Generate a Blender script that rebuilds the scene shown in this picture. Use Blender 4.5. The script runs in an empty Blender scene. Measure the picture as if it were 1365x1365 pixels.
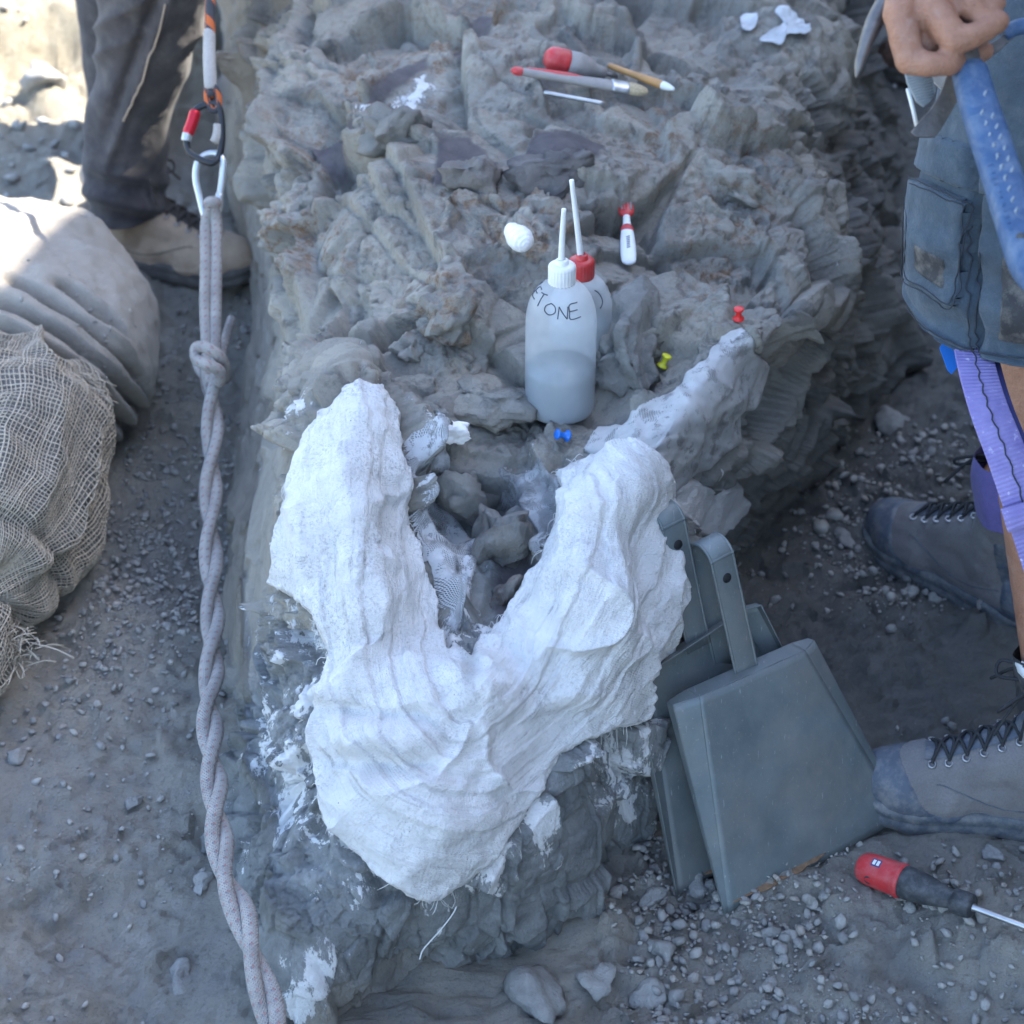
import bpy, bmesh, math, random
import numpy as np
from mathutils import Vector, Matrix, Quaternion
from mathutils.bvhtree import BVHTree

scene = bpy.context.scene
C = scene.collection
R = math.radians
rng = np.random.default_rng(7)
random.seed(7)

# ------------------------------------------------------------------ camera
CAM_H, PITCH, FOV = 1.75, R(36.0), R(30.0)
cam_data = bpy.data.cameras.new('camera')
cam = bpy.data.objects.new('camera', cam_data)
C.objects.link(cam)
cam.location = (0, 0, CAM_H)
cam.rotation_euler = (math.pi / 2 - PITCH, 0, 0)
cam_data.sensor_fit = 'HORIZONTAL'
cam_data.sensor_width = 24.0
cam_data.angle = FOV
cam_data.clip_start = 0.05
cam_data.clip_end = 500
cam_data.dof.use_dof = True
cam_data.dof.focus_distance = 2.2
cam_data.dof.aperture_fstop = 4.0
scene.camera = cam

# ------------------------------------------------------------------ sky, sun, exposure
SUN_EL, SUN_AZ = R(50), R(20)            # azimuth from +X towards +Y
sun_dir = Vector((math.cos(SUN_EL) * math.cos(SUN_AZ), math.cos(SUN_EL) * math.sin(SUN_AZ), math.sin(SUN_EL)))
world = bpy.data.worlds.new('World')
scene.world = world
world.use_nodes = True
wn = world.node_tree.nodes
wl = world.node_tree.links
bg = wn.get('Background') or wn.new('ShaderNodeBackground')
wo = wn.get('World Output') or wn.new('ShaderNodeOutputWorld')
sky = wn.new('ShaderNodeTexSky')
sky.sky_type = 'NISHITA'
sky.sun_disc = False
sky.sun_elevation = SUN_EL
sky.sun_rotation = math.atan2(sun_dir.x, sun_dir.y)
sky.air_density = 1.0
sky.dust_density = 1.2
sky.ozone_density = 1.0
wl.new(sky.outputs[0], bg.inputs[0])
bg.inputs[1].default_value = 0.15
wl.new(bg.outputs[0], wo.inputs[0])
sun_data = bpy.data.lights.new('sun', 'SUN')
sun_data.energy = 4.0
sun_data.angle = R(0.53)
sun_data.color = (1.0, 0.93, 0.82)
sun = bpy.data.objects.new('sun', sun_data)
C.objects.link(sun)
sun.location = sun_dir * 20
sun.rotation_euler = sun_dir.to_track_quat('Z', 'Y').to_euler()
vs = scene.view_settings
vs.view_transform = 'Standard'
vs.look = 'None'
vs.gamma = 1.0
vs.use_curve_mapping = False
vs.exposure = 2.45

# ------------------------------------------------------------------ helpers: picture <-> place
F = 682.5 / math.tan(FOV / 2)
SP, CP = math.sin(PITCH), math.cos(PITCH)

def at(px, py, z):
    """point of the place seen at photo pixel (px,py) whose height is z"""
    a, b = (px - 682.5) / F, (682.5 - py) / F
    d = np.array([a, CP + b * SP, -SP + b * CP])
    t = (z - CAM_H) / d[2]
    return np.array([0, 0, CAM_H]) + d * t

def aty(px, py, y):
    a, b = (px - 682.5) / F, (682.5 - py) / F
    d = np.array([a, CP + b * SP, -SP + b * CP])
    return np.array([0, 0, CAM_H]) + d * (y / d[1])

def proj(P):
    P = np.asarray(P, float)
    x, y, z = P[..., 0], P[..., 1], P[..., 2] - CAM_H
    dep = y * CP - z * SP
    up = y * SP + z * CP
    return 682.5 + F * x / dep, 682.5 - F * up / dep, dep

# ------------------------------------------------------------------ numpy noise
_TB = np.random.default_rng(11).random((6, 64, 64, 64)).astype(np.float32)

def vnoise(p, seed=0):
    """value noise in [-1,1], p (...,3)"""
    T = _TB[seed % 6]
    so = (seed * 7919) % 64
    f = np.floor(p)
    i = f.astype(np.int32) + so
    t = (p - f).astype(np.float32)
    t = t * t * t * (t * (t * 6 - 15) + 10)
    x0, y0, z0 = i[..., 0] & 63, i[..., 1] & 63, i[..., 2] & 63
    x1, y1, z1 = (x0 + 1) & 63, (y0 + 1) & 63, (z0 + 1) & 63
    tx, ty, tz = t[..., 0], t[..., 1], t[..., 2]
    def L(a, b, w): return a + (b - a) * w
    a = L(L(T[x0, y0, z0], T[x1, y0, z0], tx), L(T[x0, y1, z0], T[x1, y1, z0], tx), ty)
    b = L(L(T[x0, y0, z1], T[x1, y0, z1], tx), L(T[x0, y1, z1], T[x1, y1, z1], tx), ty)
    return L(a, b, tz) * 2 - 1

def fbm(p, octv=4, seed=0, gain=0.5, lac=2.03):
    a, s, n = 1.0, 0.0, 0.0
    for k in range(octv):
        s = s + a * vnoise(p, seed + k * 17)
        n += a
        a *= gain
        p = p * lac + 3.7
    return s / n

def worley(p, seed=0):
    shp = p.shape
    p = p.reshape(-1, 3).astype(np.float32)
    fl = np.floor(p)
    f = fl.astype(np.int32) + (seed * 104729) % 64
    fr = p - fl
    n = len(p)
    best = np.full(n, 9e9, np.float32)
    sec = np.full(n, 9e9, np.float32)
    arg = np.zeros(n, np.int32)
    T = [_TB[(seed + k) % 6].ravel() for k in range(3)]
    offs = [(a, b, c) for a in (-1, 0, 1) for b in (-1, 0, 1) for c in (-1, 0, 1)]
    def cell(o):
        return (((f[:, 0] + o[..., 0]) & 63) * 64 + ((f[:, 1] + o[..., 1]) & 63)) * 64 + ((f[:, 2] + o[..., 2]) & 63)
    for k, o in enumerate(offs):
        c = cell(np.array(o))
        d = (fr[:, 0] - o[0] - T[0][c]) ** 2 + (fr[:, 1] - o[1] - T[1][c]) ** 2 + (fr[:, 2] - o[2] - T[2][c]) ** 2
        m = d < best
        sec = np.where(m, best, np.minimum(sec, d))
        best = np.where(m, d, best)
        arg[m] = k
    O = np.array(offs, np.int32)[arg]
    c = cell(O)
    bid = np.stack([T[0][c], T[1][c], T[2][c]], -1)
    bd = fr - O - bid
    return np.sqrt(best).reshape(shp[:-1]), np.sqrt(sec).reshape(shp[:-1]), bid.reshape(shp), bd.reshape(shp)

def facets(p, cell, seed, tilt=0.5, crack=0.5, cw=0.12):
    """broken-stone displacement, about [-1,1] * cell: each cell a tilted plane, cracks between"""
    q = p / cell
    f1, f2, h, v = worley(q, seed)
    g = (h * 7.13 + np.array([0.17, 0.51, 0.83])) % 1.0
    plane = ((g - 0.5) * 2 * v).sum(-1) * tilt + (h[..., 0] * 3.3 % 1.0 - 0.5) * 0.7
    e = np.clip((f2 - f1) / cw, 0, 1)
    return plane - crack * (1 - e) ** 2

def blocks(p, cell, seed, k=0.9, tilt=0.7, lift=0.5, npl=3):
    """unbroken surface of angular blocks: in each cell the lowest of a few tilted planes, over cells the highest; in cell units"""
    shp = p.shape[:-1]
    q = (p.reshape(-1, 3) / cell).astype(np.float32)
    fl = np.floor(q)
    f = fl.astype(np.int32) + (seed * 7877) % 64
    fr = q - fl
    T = [_TB[(seed + j) % 6].ravel() for j in range(6)]
    best = np.full(len(q), -9e9, np.float32)
    for ox in (-1, 0, 1):
        for oy in (-1, 0, 1):
            for oz in (-1, 0, 1):
                c = (((f[:, 0] + ox) & 63) * 64 + ((f[:, 1] + oy) & 63)) * 64 + ((f[:, 2] + oz) & 63)
                h = [T[j][c] for j in range(6)]
                vx, vy, vz = fr[:, 0] - ox - h[0], fr[:, 1] - oy - h[1], fr[:, 2] - oz - h[2]
                d2 = vx * vx + vy * vy + vz * vz
                a0 = (h[3] - 0.5) * lift
                val = None
                for j in range(npl):
                    gx_ = ((h[(j + 3) % 6] * (5.3 + j)) % 1.0 - 0.5) * 2 * tilt
                    gy_ = ((h[(j + 4) % 6] * (7.7 + j)) % 1.0 - 0.5) * 2 * tilt
                    gz_ = ((h[(j + 5) % 6] * (9.1 + j)) % 1.0 - 0.5) * 2 * tilt
                    w = gx_ * vx + gy_ * vy + gz_ * vz + (j * 0.07)
                    val = w if val is None else np.minimum(val, w)
                best = np.maximum(best, a0 + val - k * d2 * (0.35 + 1.3 * d2))
    return (best + 0.25).reshape(shp)

def sstep(a, b, x):
    t = np.clip((x - a) / (b - a), 0, 1)
    return t * t * (3 - 2 * t)

def poly_sd(px, py, poly):
    """signed distance (inside positive) to polygon, photo pixels"""
    poly = np.asarray(poly, float)
    n = len(poly)
    inside = np.zeros(px.shape, bool)
    dist = np.full(px.shape, 1e9)
    for i in range(n):
        x1, y1 = poly[i]
        x2, y2 = poly[(i + 1) % n]
        c = ((y1 > py) != (y2 > py))
        with np.errstate(divide='ignore', invalid='ignore'):
            xi = (x2 - x1) * (py - y1) / (y2 - y1 if y2 != y1 else 1e-9) + x1
        inside ^= c & (px < xi)
        ex, ey = x2 - x1, y2 - y1
        t = np.clip(((px - x1) * ex + (py - y1) * ey) / (ex * ex + ey * ey + 1e-9), 0, 1)
        dist = np.minimum(dist, np.hypot(px - x1 - t * ex, py - y1 - t * ey))
    return np.where(inside, dist, -dist)

def polyline_sd(px, py, pts):
    """(arc length, signed side distance) to a polyline"""
    pts = np.asarray(pts, float)
    best = np.full(px.shape, 1e9)
    S = np.zeros(px.shape)
    D = np.zeros(px.shape)
    acc = 0.0
    for i in range(len(pts) - 1):
        x1, y1 = pts[i]
        ex, ey = pts[i + 1] - pts[i]
        L = math.hypot(ex, ey)
        t = np.clip(((px - x1) * ex + (py - y1) * ey) / (L * L), 0, 1)
        dx, dy = px - x1 - t * ex, py - y1 - t * ey
        d = np.hypot(dx, dy)
        m = d < best
        best = np.where(m, d, best)
        S = np.where(m, acc + t * L, S)
        D = np.where(m, np.sign(ex * dy - ey * dx) * d, D)
        acc += L
    return S, D

def crspline(P, n, closed=False):
    """Catmull-Rom through P (k,...) at n samples"""
    P = np.asarray(P, float)
    k = len(P)
    if closed:
        u = np.linspace(0, k, n, endpoint=False)
        i = np.floor(u).astype(int)
        t = u - i
        a, b, c, d = P[(i - 1) % k], P[i % k], P[(i + 1) % k], P[(i + 2) % k]
    else:
        u = np.linspace(0, k - 1, n) if np.isscalar(n) else np.asarray(n)
        i = np.clip(np.floor(u).astype(int), 0, k - 2)
        t = u - i
        pad = np.concatenate([[2 * P[0] - P[1]], P, [2 * P[-1] - P[-2]]])
        a, b, c, d = pad[i], pad[i + 1], pad[i + 2], pad[i + 3]
    t = t.reshape((-1,) + (1,) * (P.ndim - 1))
    return 0.5 * (2 * b + (c - a) * t + (2 * a - 5 * b + 4 * c - d) * t * t + (3 * b - a - 3 * c + d) * t ** 3)

# ------------------------------------------------------------------ helpers: objects
def mesh_np(name, V, Q, mat=None, parent=None, smooth=True, uv=None, attrs=None):
    """one mesh object from arrays: V (n,3), Q (m,3|4) or list of index tuples; uv per vertex"""
    me = bpy.data.meshes.new(name)
    V = np.asarray(V, np.float32).reshape(-1, 3)
    if isinstance(Q, list):
        me.from_pydata([tuple(map(float, v)) for v in V], [], Q)
    else:
        Q = np.asarray(Q, np.int32)
        k = Q.shape[1]
        me.vertices.add(len(V))
        me.vertices.foreach_set('co', V.ravel())
        me.loops.add(Q.size)
        me.loops.foreach_set('vertex_index', Q.ravel())
        me.polygons.add(len(Q))
        me.polygons.foreach_set('loop_start', np.arange(0, Q.size, k, dtype=np.int32))
    me.update(calc_edges=True)
    if smooth:
        me.polygons.foreach_set('use_smooth', np.ones(len(me.polygons), bool))
    if uv is not None:
        vi = np.empty(len(me.loops), np.int32)
        me.loops.foreach_get('vertex_index', vi)
        l = me.uv_layers.new(name='UVMap')
        l.data.foreach_set('uv', np.asarray(uv, np.float32).reshape(-1, 2)[vi].ravel())
    for k_, v_ in (attrs or {}).items():
        a = me.attributes.new(k_, 'FLOAT', 'POINT')
        a.data.foreach_set('value', np.asarray(v_, np.float32).ravel())
    if mat:
        me.materials.append(mat)
    return link(name, me, parent)

def link(name, me, parent=None):
    o = bpy.data.objects.new(name, me)
    C.objects.link(o)
    if parent:
        o.parent = parent
    return o

def grid_faces(n, m, closed_m=False, mask=None):
    i = np.arange(n - 1)[:, None]
    j = np.arange(m if closed_m else m - 1)[None, :]
    j2 = (j + 1) % m
    a = i * m + j
    b = i * m + j2
    q = np.stack([a, b, b + m, a + m], -1).reshape(-1, 4)
    if mask is not None:
        mk = mask.reshape(-1)
        q = q[mk[q].all(1)]
    return q

def compact(V, Q, *extra):
    used = np.unique(Q)
    idx = np.full(len(V), -1)
    idx[used] = np.arange(len(used))
    return (V[used], idx[Q]) + tuple(e.reshape(len(V), -1)[used] for e in extra)

def thing(name, label, cat, loc=(0, 0, 0), group=None):
    o = bpy.data.objects.new(name, None)
    C.objects.link(o)
    o.location = Vector([float(v) for v in loc])
    o.empty_display_size = 0.05
    tag(o, label, cat, group)
    return o

def tag(o, label=None, cat=None, group=None, kind=None):
    if label: o['label'] = label
    if cat: o['category'] = cat
    if group: o['group'] = group
    if kind: o['kind'] = kind
    return o

def adopt(parent, *objs):
    """parent while keeping world-space vertices where they are"""
    for o in objs:
        o.parent = parent
        o.matrix_parent_inverse = Matrix.Translation(-parent.location)
    return objs[-1]

def frames(path):
    path = np.asarray(path, float)
    T = np.gradient(path, axis=0)
    T /= np.linalg.norm(T, axis=1, keepdims=True) + 1e-12
    n = np.cross(T[0], [0.31, 0.22, 0.93])
    if np.linalg.norm(n) < 1e-3: n = np.cross(T[0], [1, 0, 0])
    n /= np.linalg.norm(n)
    N = [n]
    for k in range(1, len(path)):
        n = N[-1] - T[k] * np.dot(N[-1], T[k])
        n /= np.linalg.norm(n) + 1e-12
        N.append(n)
    N = np.array(N)
    return T, N, np.cross(T, N)

def tube_arrays(path, rad, sides=10, closed=False, cap=True):
    path = np.asarray(path, float)
    n = len(path)
    rad = np.broadcast_to(np.asarray(rad, float), (n,)) if np.ndim(rad) < 2 else np.asarray(rad)
    if closed:
        ext = np.concatenate([path[-3:], path, path[:3]])
        T, N, B = [a[3:-3] for a in frames(ext)]
    else:
        T, N, B = frames(path)
    ang = np.linspace(0, 2 * math.pi, sides, endpoint=False)
    ra = rad[:, None, None] if rad.ndim == 1 else rad[:, None, :1]
    rb = ra if rad.ndim == 1 else rad[:, None, 1:]
    V = path[:, None, :] + N[:, None, :] * np.cos(ang)[None, :, None] * ra + B[:, None, :] * np.sin(ang)[None, :, None] * rb
    L = np.concatenate([[0], np.cumsum(np.linalg.norm(np.diff(path, axis=0), axis=1))])
    uv = np.stack(np.broadcast_arrays(L[:, None], (ang / (2 * math.pi))[None, :]), -1).reshape(-1, 2)
    Q = grid_faces(n, sides, True)
    if closed:
        j = np.arange(sides)
        j2 = (j + 1) % sides
        Q = np.concatenate([Q, np.stack([(n - 1) * sides + j, (n - 1) * sides + j2, j2, j], -1)])
    V = V.reshape(-1, 3)
    if cap and not closed:
        V = np.concatenate([V, path[:1], path[-1:]])
        uv = np.concatenate([uv, [[0, 0]], [[L[-1], 0]]])
        j = np.arange(sides)
        j2 = (j + 1) % sides
        c0, c1 = n * sides, n * sides + 1
        Q = np.concatenate([Q, np.stack([j2, j, np.full(sides, c0), np.full(sides, c0)], -1),
                            np.stack([(n - 1) * sides + j, (n - 1) * sides + j2, np.full(sides, c1), np.full(sides, c1)], -1)])
    return V, Q, uv

def fix_tris(Q):
    return [tuple(dict.fromkeys(map(int, q))) for q in Q]

def tube(name, path, rad, mat, parent=None, sides=10, closed=False, cap=True):
    V, Q, uv = tube_arrays(path, rad, sides, closed, cap)
    return mesh_np(name, V, fix_tris(Q), mat, parent, uv=uv)

def joined(name, arrs, mat, parent=None, uv=True):
    Vs, Qs, U, o = [], [], [], 0
    for V, Q, u in arrs:
        Vs.append(V); U.append(u)
        Qs += fix_tris(np.asarray(Q) + o)
        o += len(V)
    return mesh_np(name, np.concatenate(Vs), Qs, mat, parent, uv=np.concatenate(U))

def lathe(name, prof, mat, parent=None, sides=48, M=None):
    """prof: list of (radius, height); revolved about local z, then M applied"""
    prof = np.asarray(prof, float)
    ang = np.linspace(0, 2 * math.pi, sides, endpoint=False)
    V = np.stack([prof[:, 0:1] * np.cos(ang), prof[:, 0:1] * np.sin(ang), np.broadcast_to(prof[:, 1:2], (len(prof), sides))], -1)
    V = V.reshape(-1, 3)
    if M is not None:
        V = V @ np.array(M.to_3x3()).T + np.array(M.translation)
    u = np.stack(np.broadcast_arrays((ang / 6.2832)[None, :], prof[:, 1:2]), -1).reshape(-1, 2)
    return mesh_np(name, V, grid_faces(len(prof), sides, True), mat, parent, uv=u)

def axis_matrix(a, b, up=(0, 0, 1)):
    """local z from a towards b"""
    a, b = Vector([float(v) for v in a]), Vector([float(v) for v in b])
    z = (b - a).normalized()
    x = Vector(up).cross(z)
    if x.length < 1e-4: x = Vector((1, 0, 0))
    x.normalize()
    y = z.cross(x)
    m = Matrix((x, y, z)).transposed().to_4x4()
    m.translation = a
    return m

def blob_mesh(caps, voxel=0.004, smooth=6, fn=None):
    """capsules [(p,q,rp,rq)] fused into one continuous skin by voxel remesh"""
    bm = bmesh.new()
    for cp in caps:
        p, q, rp, rq = cp[:4]
        p, q = Vector([float(v) for v in p]), Vector([float(v) for v in q])
        L = (q - p).length
        n = max(2, int(L / (0.45 * min(rp, rq))) + 1)
        n = min(n, 60)
        for k in range(n + 1):
            t = k / n
            m = Matrix.Translation(p.lerp(q, t))
            if len(cp) > 4: m = m @ cp[4]
            bmesh.ops.create_icosphere(bm, subdivisions=2, radius=rp * (1 - t) + rq * t, matrix=m)
    me = bpy.data.meshes.new('tmp')
    bm.to_mesh(me)
    bm.free()
    o = bpy.data.objects.new('tmp', me)
    C.objects.link(o)
    r = o.modifiers.new('r', 'REMESH')
    r.mode = 'VOXEL'
    r.voxel_size = voxel
    r.use_smooth_shade = True
    s = o.modifiers.new('s', 'SMOOTH')
    s.factor = 0.5
    s.iterations = smooth
    dg = bpy.context.evaluated_depsgraph_get()
    ev = o.evaluated_get(dg)
    out = bpy.data.meshes.new_from_object(ev)
    bpy.data.objects.remove(o)
    bpy.data.meshes.remove(me)
    n = len(out.vertices)
    V = np.empty(n * 3, np.float32)
    out.vertices.foreach_get('co', V)
    V = V.reshape(-1, 3)
    Nn = np.empty(n * 3, np.float32)
    out.vertex_normals.foreach_get('vector', Nn)
    Nn = Nn.reshape(-1, 3)
    if fn is not None:
        V = fn(V, Nn)
        out.vertices.foreach_set('co', np.asarray(V, np.float32).ravel())
        out.update()
    return out

def mesh_arrays(me):
    n = len(me.vertices)
    V = np.empty(n * 3, np.float32)
    me.vertices.foreach_get('co', V)
    Nn = np.empty(n * 3, np.float32)
    me.vertex_normals.foreach_get('vector', Nn)
    return V.reshape(-1, 3), Nn.reshape(-1, 3)

def shell(name, me, sd_fn, off, mat, parent=None, soft=.004):
    """layer sewn on to me where sd_fn(V) > 0 (metres inside the layer's edge): its border sinks smoothly into the body"""
    V, Nn = mesh_arrays(me)
    sd = sd_fn(V)
    if sd.dtype == bool: sd = np.where(sd, soft, -soft)
    mk = sd > -2 * soft
    Q = [tuple(p.vertices) for p in me.polygons]
    Q = [q for q in Q if all(mk[i] for i in q)]
    if not Q: return None
    used = sorted({i for q in Q for i in q})
    idx = {v: k for k, v in enumerate(used)}
    w = np.clip((sd + soft * .35) / soft, -1, 1)
    P = (V + Nn * (np.where(w > 0, off * w ** .5 if False else off * np.sqrt(np.maximum(w, 0)), .004 * w))[:, None])[used]
    return mesh_np(name, P, [tuple(idx[i] for i in q) for q in Q], mat, parent)

# ------------------------------------------------------------------ helpers: materials
class NT:
    def __init__(s, name):
        s.m = bpy.data.materials.new(name)
        s.m.use_nodes = True
        s.t = s.m.node_tree
        s.n = s.t.nodes
        s.p = s.n['Principled BSDF']
        s.out = s.n['Material Output']
        s._co = None
    def new(s, k, **kw):
        x = s.n.new(k)
        for a, b in kw.items(): setattr(x, a, b)
        return x
    def ln(s, a, b): s.t.links.new(a, b)
    def coord(s, kind='Object'):
        if s._co is None: s._co = s.new('ShaderNodeTexCoord')
        return s._co.outputs[kind]
    def mapped(s, scale, kind='Object', rot=(0, 0, 0)):
        mp = s.new('ShaderNodeMapping')
        mp.inputs['Scale'].default_value = scale
        mp.inputs['Rotation'].default_value = rot
        s.ln(s.coord(kind), mp.inputs[0])
        return mp.outputs[0]
    def noise(s, scale, detail=4, rough=0.55, dist=0.0, vec=None):
        x = s.new('ShaderNodeTexNoise')
        x.inputs['Scale'].default_value = scale
        x.inputs['Detail'].default_value = detail
        x.inputs['Roughness'].default_value = rough
        x.inputs['Distortion'].default_value = dist
        s.ln(vec if vec is not None else s.coord(), x.inputs['Vector'])
        return x.outputs['Fac']
    def voro(s, scale, feat='F1', vec=None, out='Distance'):
        x = s.new('ShaderNodeTexVoronoi', feature=feat)
        x.inputs['Scale'].default_value = scale
        s.ln(vec if vec is not None else s.coord(), x.inputs['Vector'])
        return x.outputs[out]
    def ramp(s, fac, stops):
        x = s.new('ShaderNodeValToRGB')
        e = x.color_ramp.elements
        while len(e) < len(stops): e.new(0.5)
        for el, (p, c) in zip(e, stops):
            el.position = p
            el.color = (c, c, c, 1) if np.isscalar(c) else (*c, 1)
        s.ln(fac, x.inputs[0])
        return x.outputs[0]
    def mix(s, fac, a, b, mode='MIX'):
        x = s.new('ShaderNodeMix', data_type='RGBA', blend_type=mode)
        for i, v in ((0, fac), (6, a), (7, b)):
            if hasattr(v, 'is_linked') or hasattr(v, 'links'): s.ln(v, x.inputs[i])
            elif i == 0: x.inputs[0].default_value = v
            else: x.inputs[i].default_value = (*v, 1)
        return x.outputs[2]
    def math(s, op, a, b=None, clamp=False):
        x = s.new('ShaderNodeMath', operation=op)
        x.use_clamp = clamp
        for i, v in ((0, a), (1, b)):
            if v is None: continue
            if hasattr(v, 'links'): s.ln(v, x.inputs[i])
            else: x.inputs[i].default_value = v
        return x.outputs[0]
    def attr(s, name):
        x = s.new('ShaderNodeAttribute', attribute_name=name)
        return x.outputs['Fac']
    def bump(s, h, dist, strength=1.0):
        x = s.new('ShaderNodeBump')
        x.inputs['Strength'].default_value = strength
        x.inputs['Distance'].default_value = dist
        s.ln(h, x.inputs['Height'])
        if s.p.inputs['Normal'].links:
            s.ln(s.p.inputs['Normal'].links[0].from_socket, x.inputs['Normal'])
        s.ln(x.outputs[0], s.p.inputs['Normal'])
    def color(s, c):
        if hasattr(c, 'links'): s.ln(c, s.p.inputs['Base Color'])
        else: s.p.inputs['Base Color'].default_value = (*c, 1)
    def set(s, **kw):
        for k, v in kw.items():
            i = s.p.inputs[k.replace('_', ' ')]
            if hasattr(v, 'links'): s.ln(v, i)
            else: i.default_value = v
        return s

def simple_mat(name, col, rough=0.6, metal=0.0, var=0.25, vscale=30, bump=0.0, bscale=200, dust=0.0, dcol=(0.36, 0.33, 0.29)):
    t = NT(name)
    n = t.noise(vscale, 5, 0.6)
    c2 = tuple(v * (1 - var) for v in col)
    c1 = tuple(min(1, v * (1 + var * 0.7)) for v in col)
    c = t.ramp(n, [(0.3, c2), (0.7, c1)])
    if dust > 0:
        d = t.noise(vscale * 1.7, 6, 0.7)
        c = t.mix(t.ramp(d, [(0.52 - dust * 0.25, 0.0), (0.72, min(1.0, dust * 1.4))]), c, dcol)
    t.color(c)
    t.set(Roughness=rough, Metallic=metal)
    if bump: t.bump(t.noise(bscale, 3, 0.6), bump)
    return t.m

# ================================================================== materials of the setting
def rock_material():
    t = NT('grey_mudstone')
    big = t.noise(7, 5, 0.6, 0.4)
    mid = t.noise(28, 6, 0.65, 0.3)
    fine = t.noise(160, 4, 0.7)
    c = t.ramp(big, [(0.30, (0.23, 0.225, 0.21)), (0.50, (0.345, 0.325, 0.285)), (0.72, (0.45, 0.40, 0.325))])
    c = t.mix(t.ramp(mid, [(0.35, 0.0), (0.75, 0.7)]), c, (0.385, 0.36, 0.31))
    c = t.mix(t.ramp(fine, [(0.32, 0.35), (0.5, 0.0)]), c, (0.16, 0.16, 0.155))
    c = t.mix(t.ramp(t.attr('tone'), [(0.0, 0.75), (0.35, 0.0)]), c, (0.235, 0.225, 0.205))
    c = t.mix(t.ramp(t.attr('tone'), [(0.7, 0.0), (1.0, 0.6)]), c, (0.47, 0.43, 0.365))
    c = t.mix(t.ramp(t.noise(19, 7, 0.7, 0.5), [(0.36, 0.75), (0.47, 0.0)]), c, (0.13, 0.13, 0.125))
    # green-grey fresh stone low on the block
    c = t.mix(t.math('MULTIPLY', t.attr('fresh'), 0.85), c, t.mix(t.ramp(mid, [(0.35, 0.0), (0.65, 1.0)]), (0.16, 0.172, 0.178), (0.31, 0.325, 0.325)))
    # earth smeared on the trench side
    c = t.mix(t.math('MULTIPLY', t.attr('earth'), 0.85), c, t.mix(t.ramp(mid, [(0.3, 0.0), (0.7, 1.0)]), (0.31, 0.28, 0.24), (0.43, 0.385, 0.325)))
    c = t.mix(t.math('MULTIPLY', t.attr('dark_right'), 0.8), c, t.mix(t.ramp(mid, [(0.35, 0.0), (0.65, 1.0)]), (0.085, 0.085, 0.083), (0.15, 0.15, 0.145)))  # darker grey mixed in low on the right flank
    # iron staining
    rm = t.math('MULTIPLY', t.attr('rust'), t.ramp(t.noise(42, 6, 0.7, 0.6), [(0.48, 0.0), (0.62, 1.0)]))
    c = t.mix(rm, c, t.mix(t.ramp(fine, [(0.4, 0.0), (0.6, 1.0)]), (0.19, 0.115, 0.07), (0.32, 0.225, 0.15)))
    # fossil bone: smooth purple-grey
    c = t.mix(t.attr('bone'), c, t.mix(t.ramp(mid, [(0.35, 0.0), (0.7, 1.0)]), (0.11, 0.10, 0.105), (0.175, 0.155, 0.155)))
    # wet plaster splashed and run down the fresh faces
    sv = t.mapped((1.0, 1.0, 0.38))
    sp = t.noise(24, 7, 0.66, 0.5, vec=sv)
    sp2 = t.noise(95, 5, 0.7, 0.2, vec=sv)
    spl = t.math('ADD', sp, t.math('MULTIPLY', t.math('SUBTRACT', sp2, 0.5), 0.35))
    thr = t.math('SUBTRACT', 0.72, t.math('MULTIPLY', t.attr('splash'), 0.25))
    msk = t.math('MULTIPLY', t.math('SUBTRACT', spl, thr), 40.0, True)
    thin = t.math('MULTIPLY', t.math('MULTIPLY', t.math('SUBTRACT', spl, t.math('SUBTRACT', thr, 0.07)), 9.0, True), t.math('MULTIPLY', t.attr('splash'), 0.42))
    c = t.mix(thin, c, (0.62, 0.63, 0.64))
    c = t.mix(msk, c, (0.80, 0.80, 0.79))
    t.color(c)
    t.set(Roughness=0.9)
    t.p.inputs['Specular IOR Level'].default_value = 0.25
    wv_ = t.new('ShaderNodeVectorMath', operation='ADD')
    nz_ = t.new('ShaderNodeTexNoise'); nz_.inputs['Scale'].default_value = 16; nz_.inputs['Detail'].default_value = 5
    t.ln(t.coord(), nz_.inputs['Vector'])
    sc_ = t.new('ShaderNodeVectorMath', operation='SCALE'); sc_.inputs['Scale'].default_value = 0.05
    t.ln(nz_.outputs['Color'], sc_.inputs[0]); t.ln(sc_.outputs[0], wv_.inputs[0]); t.ln(t.mapped((1, 1, .7)), wv_.inputs[1])
    t.bump(t.noise(85, 10, 0.8, 0.0), 0.005)
    t.bump(t.noise(260, 4, 0.7), 0.0018)
    t.bump(msk, 0.0012)
    return t.m

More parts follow.
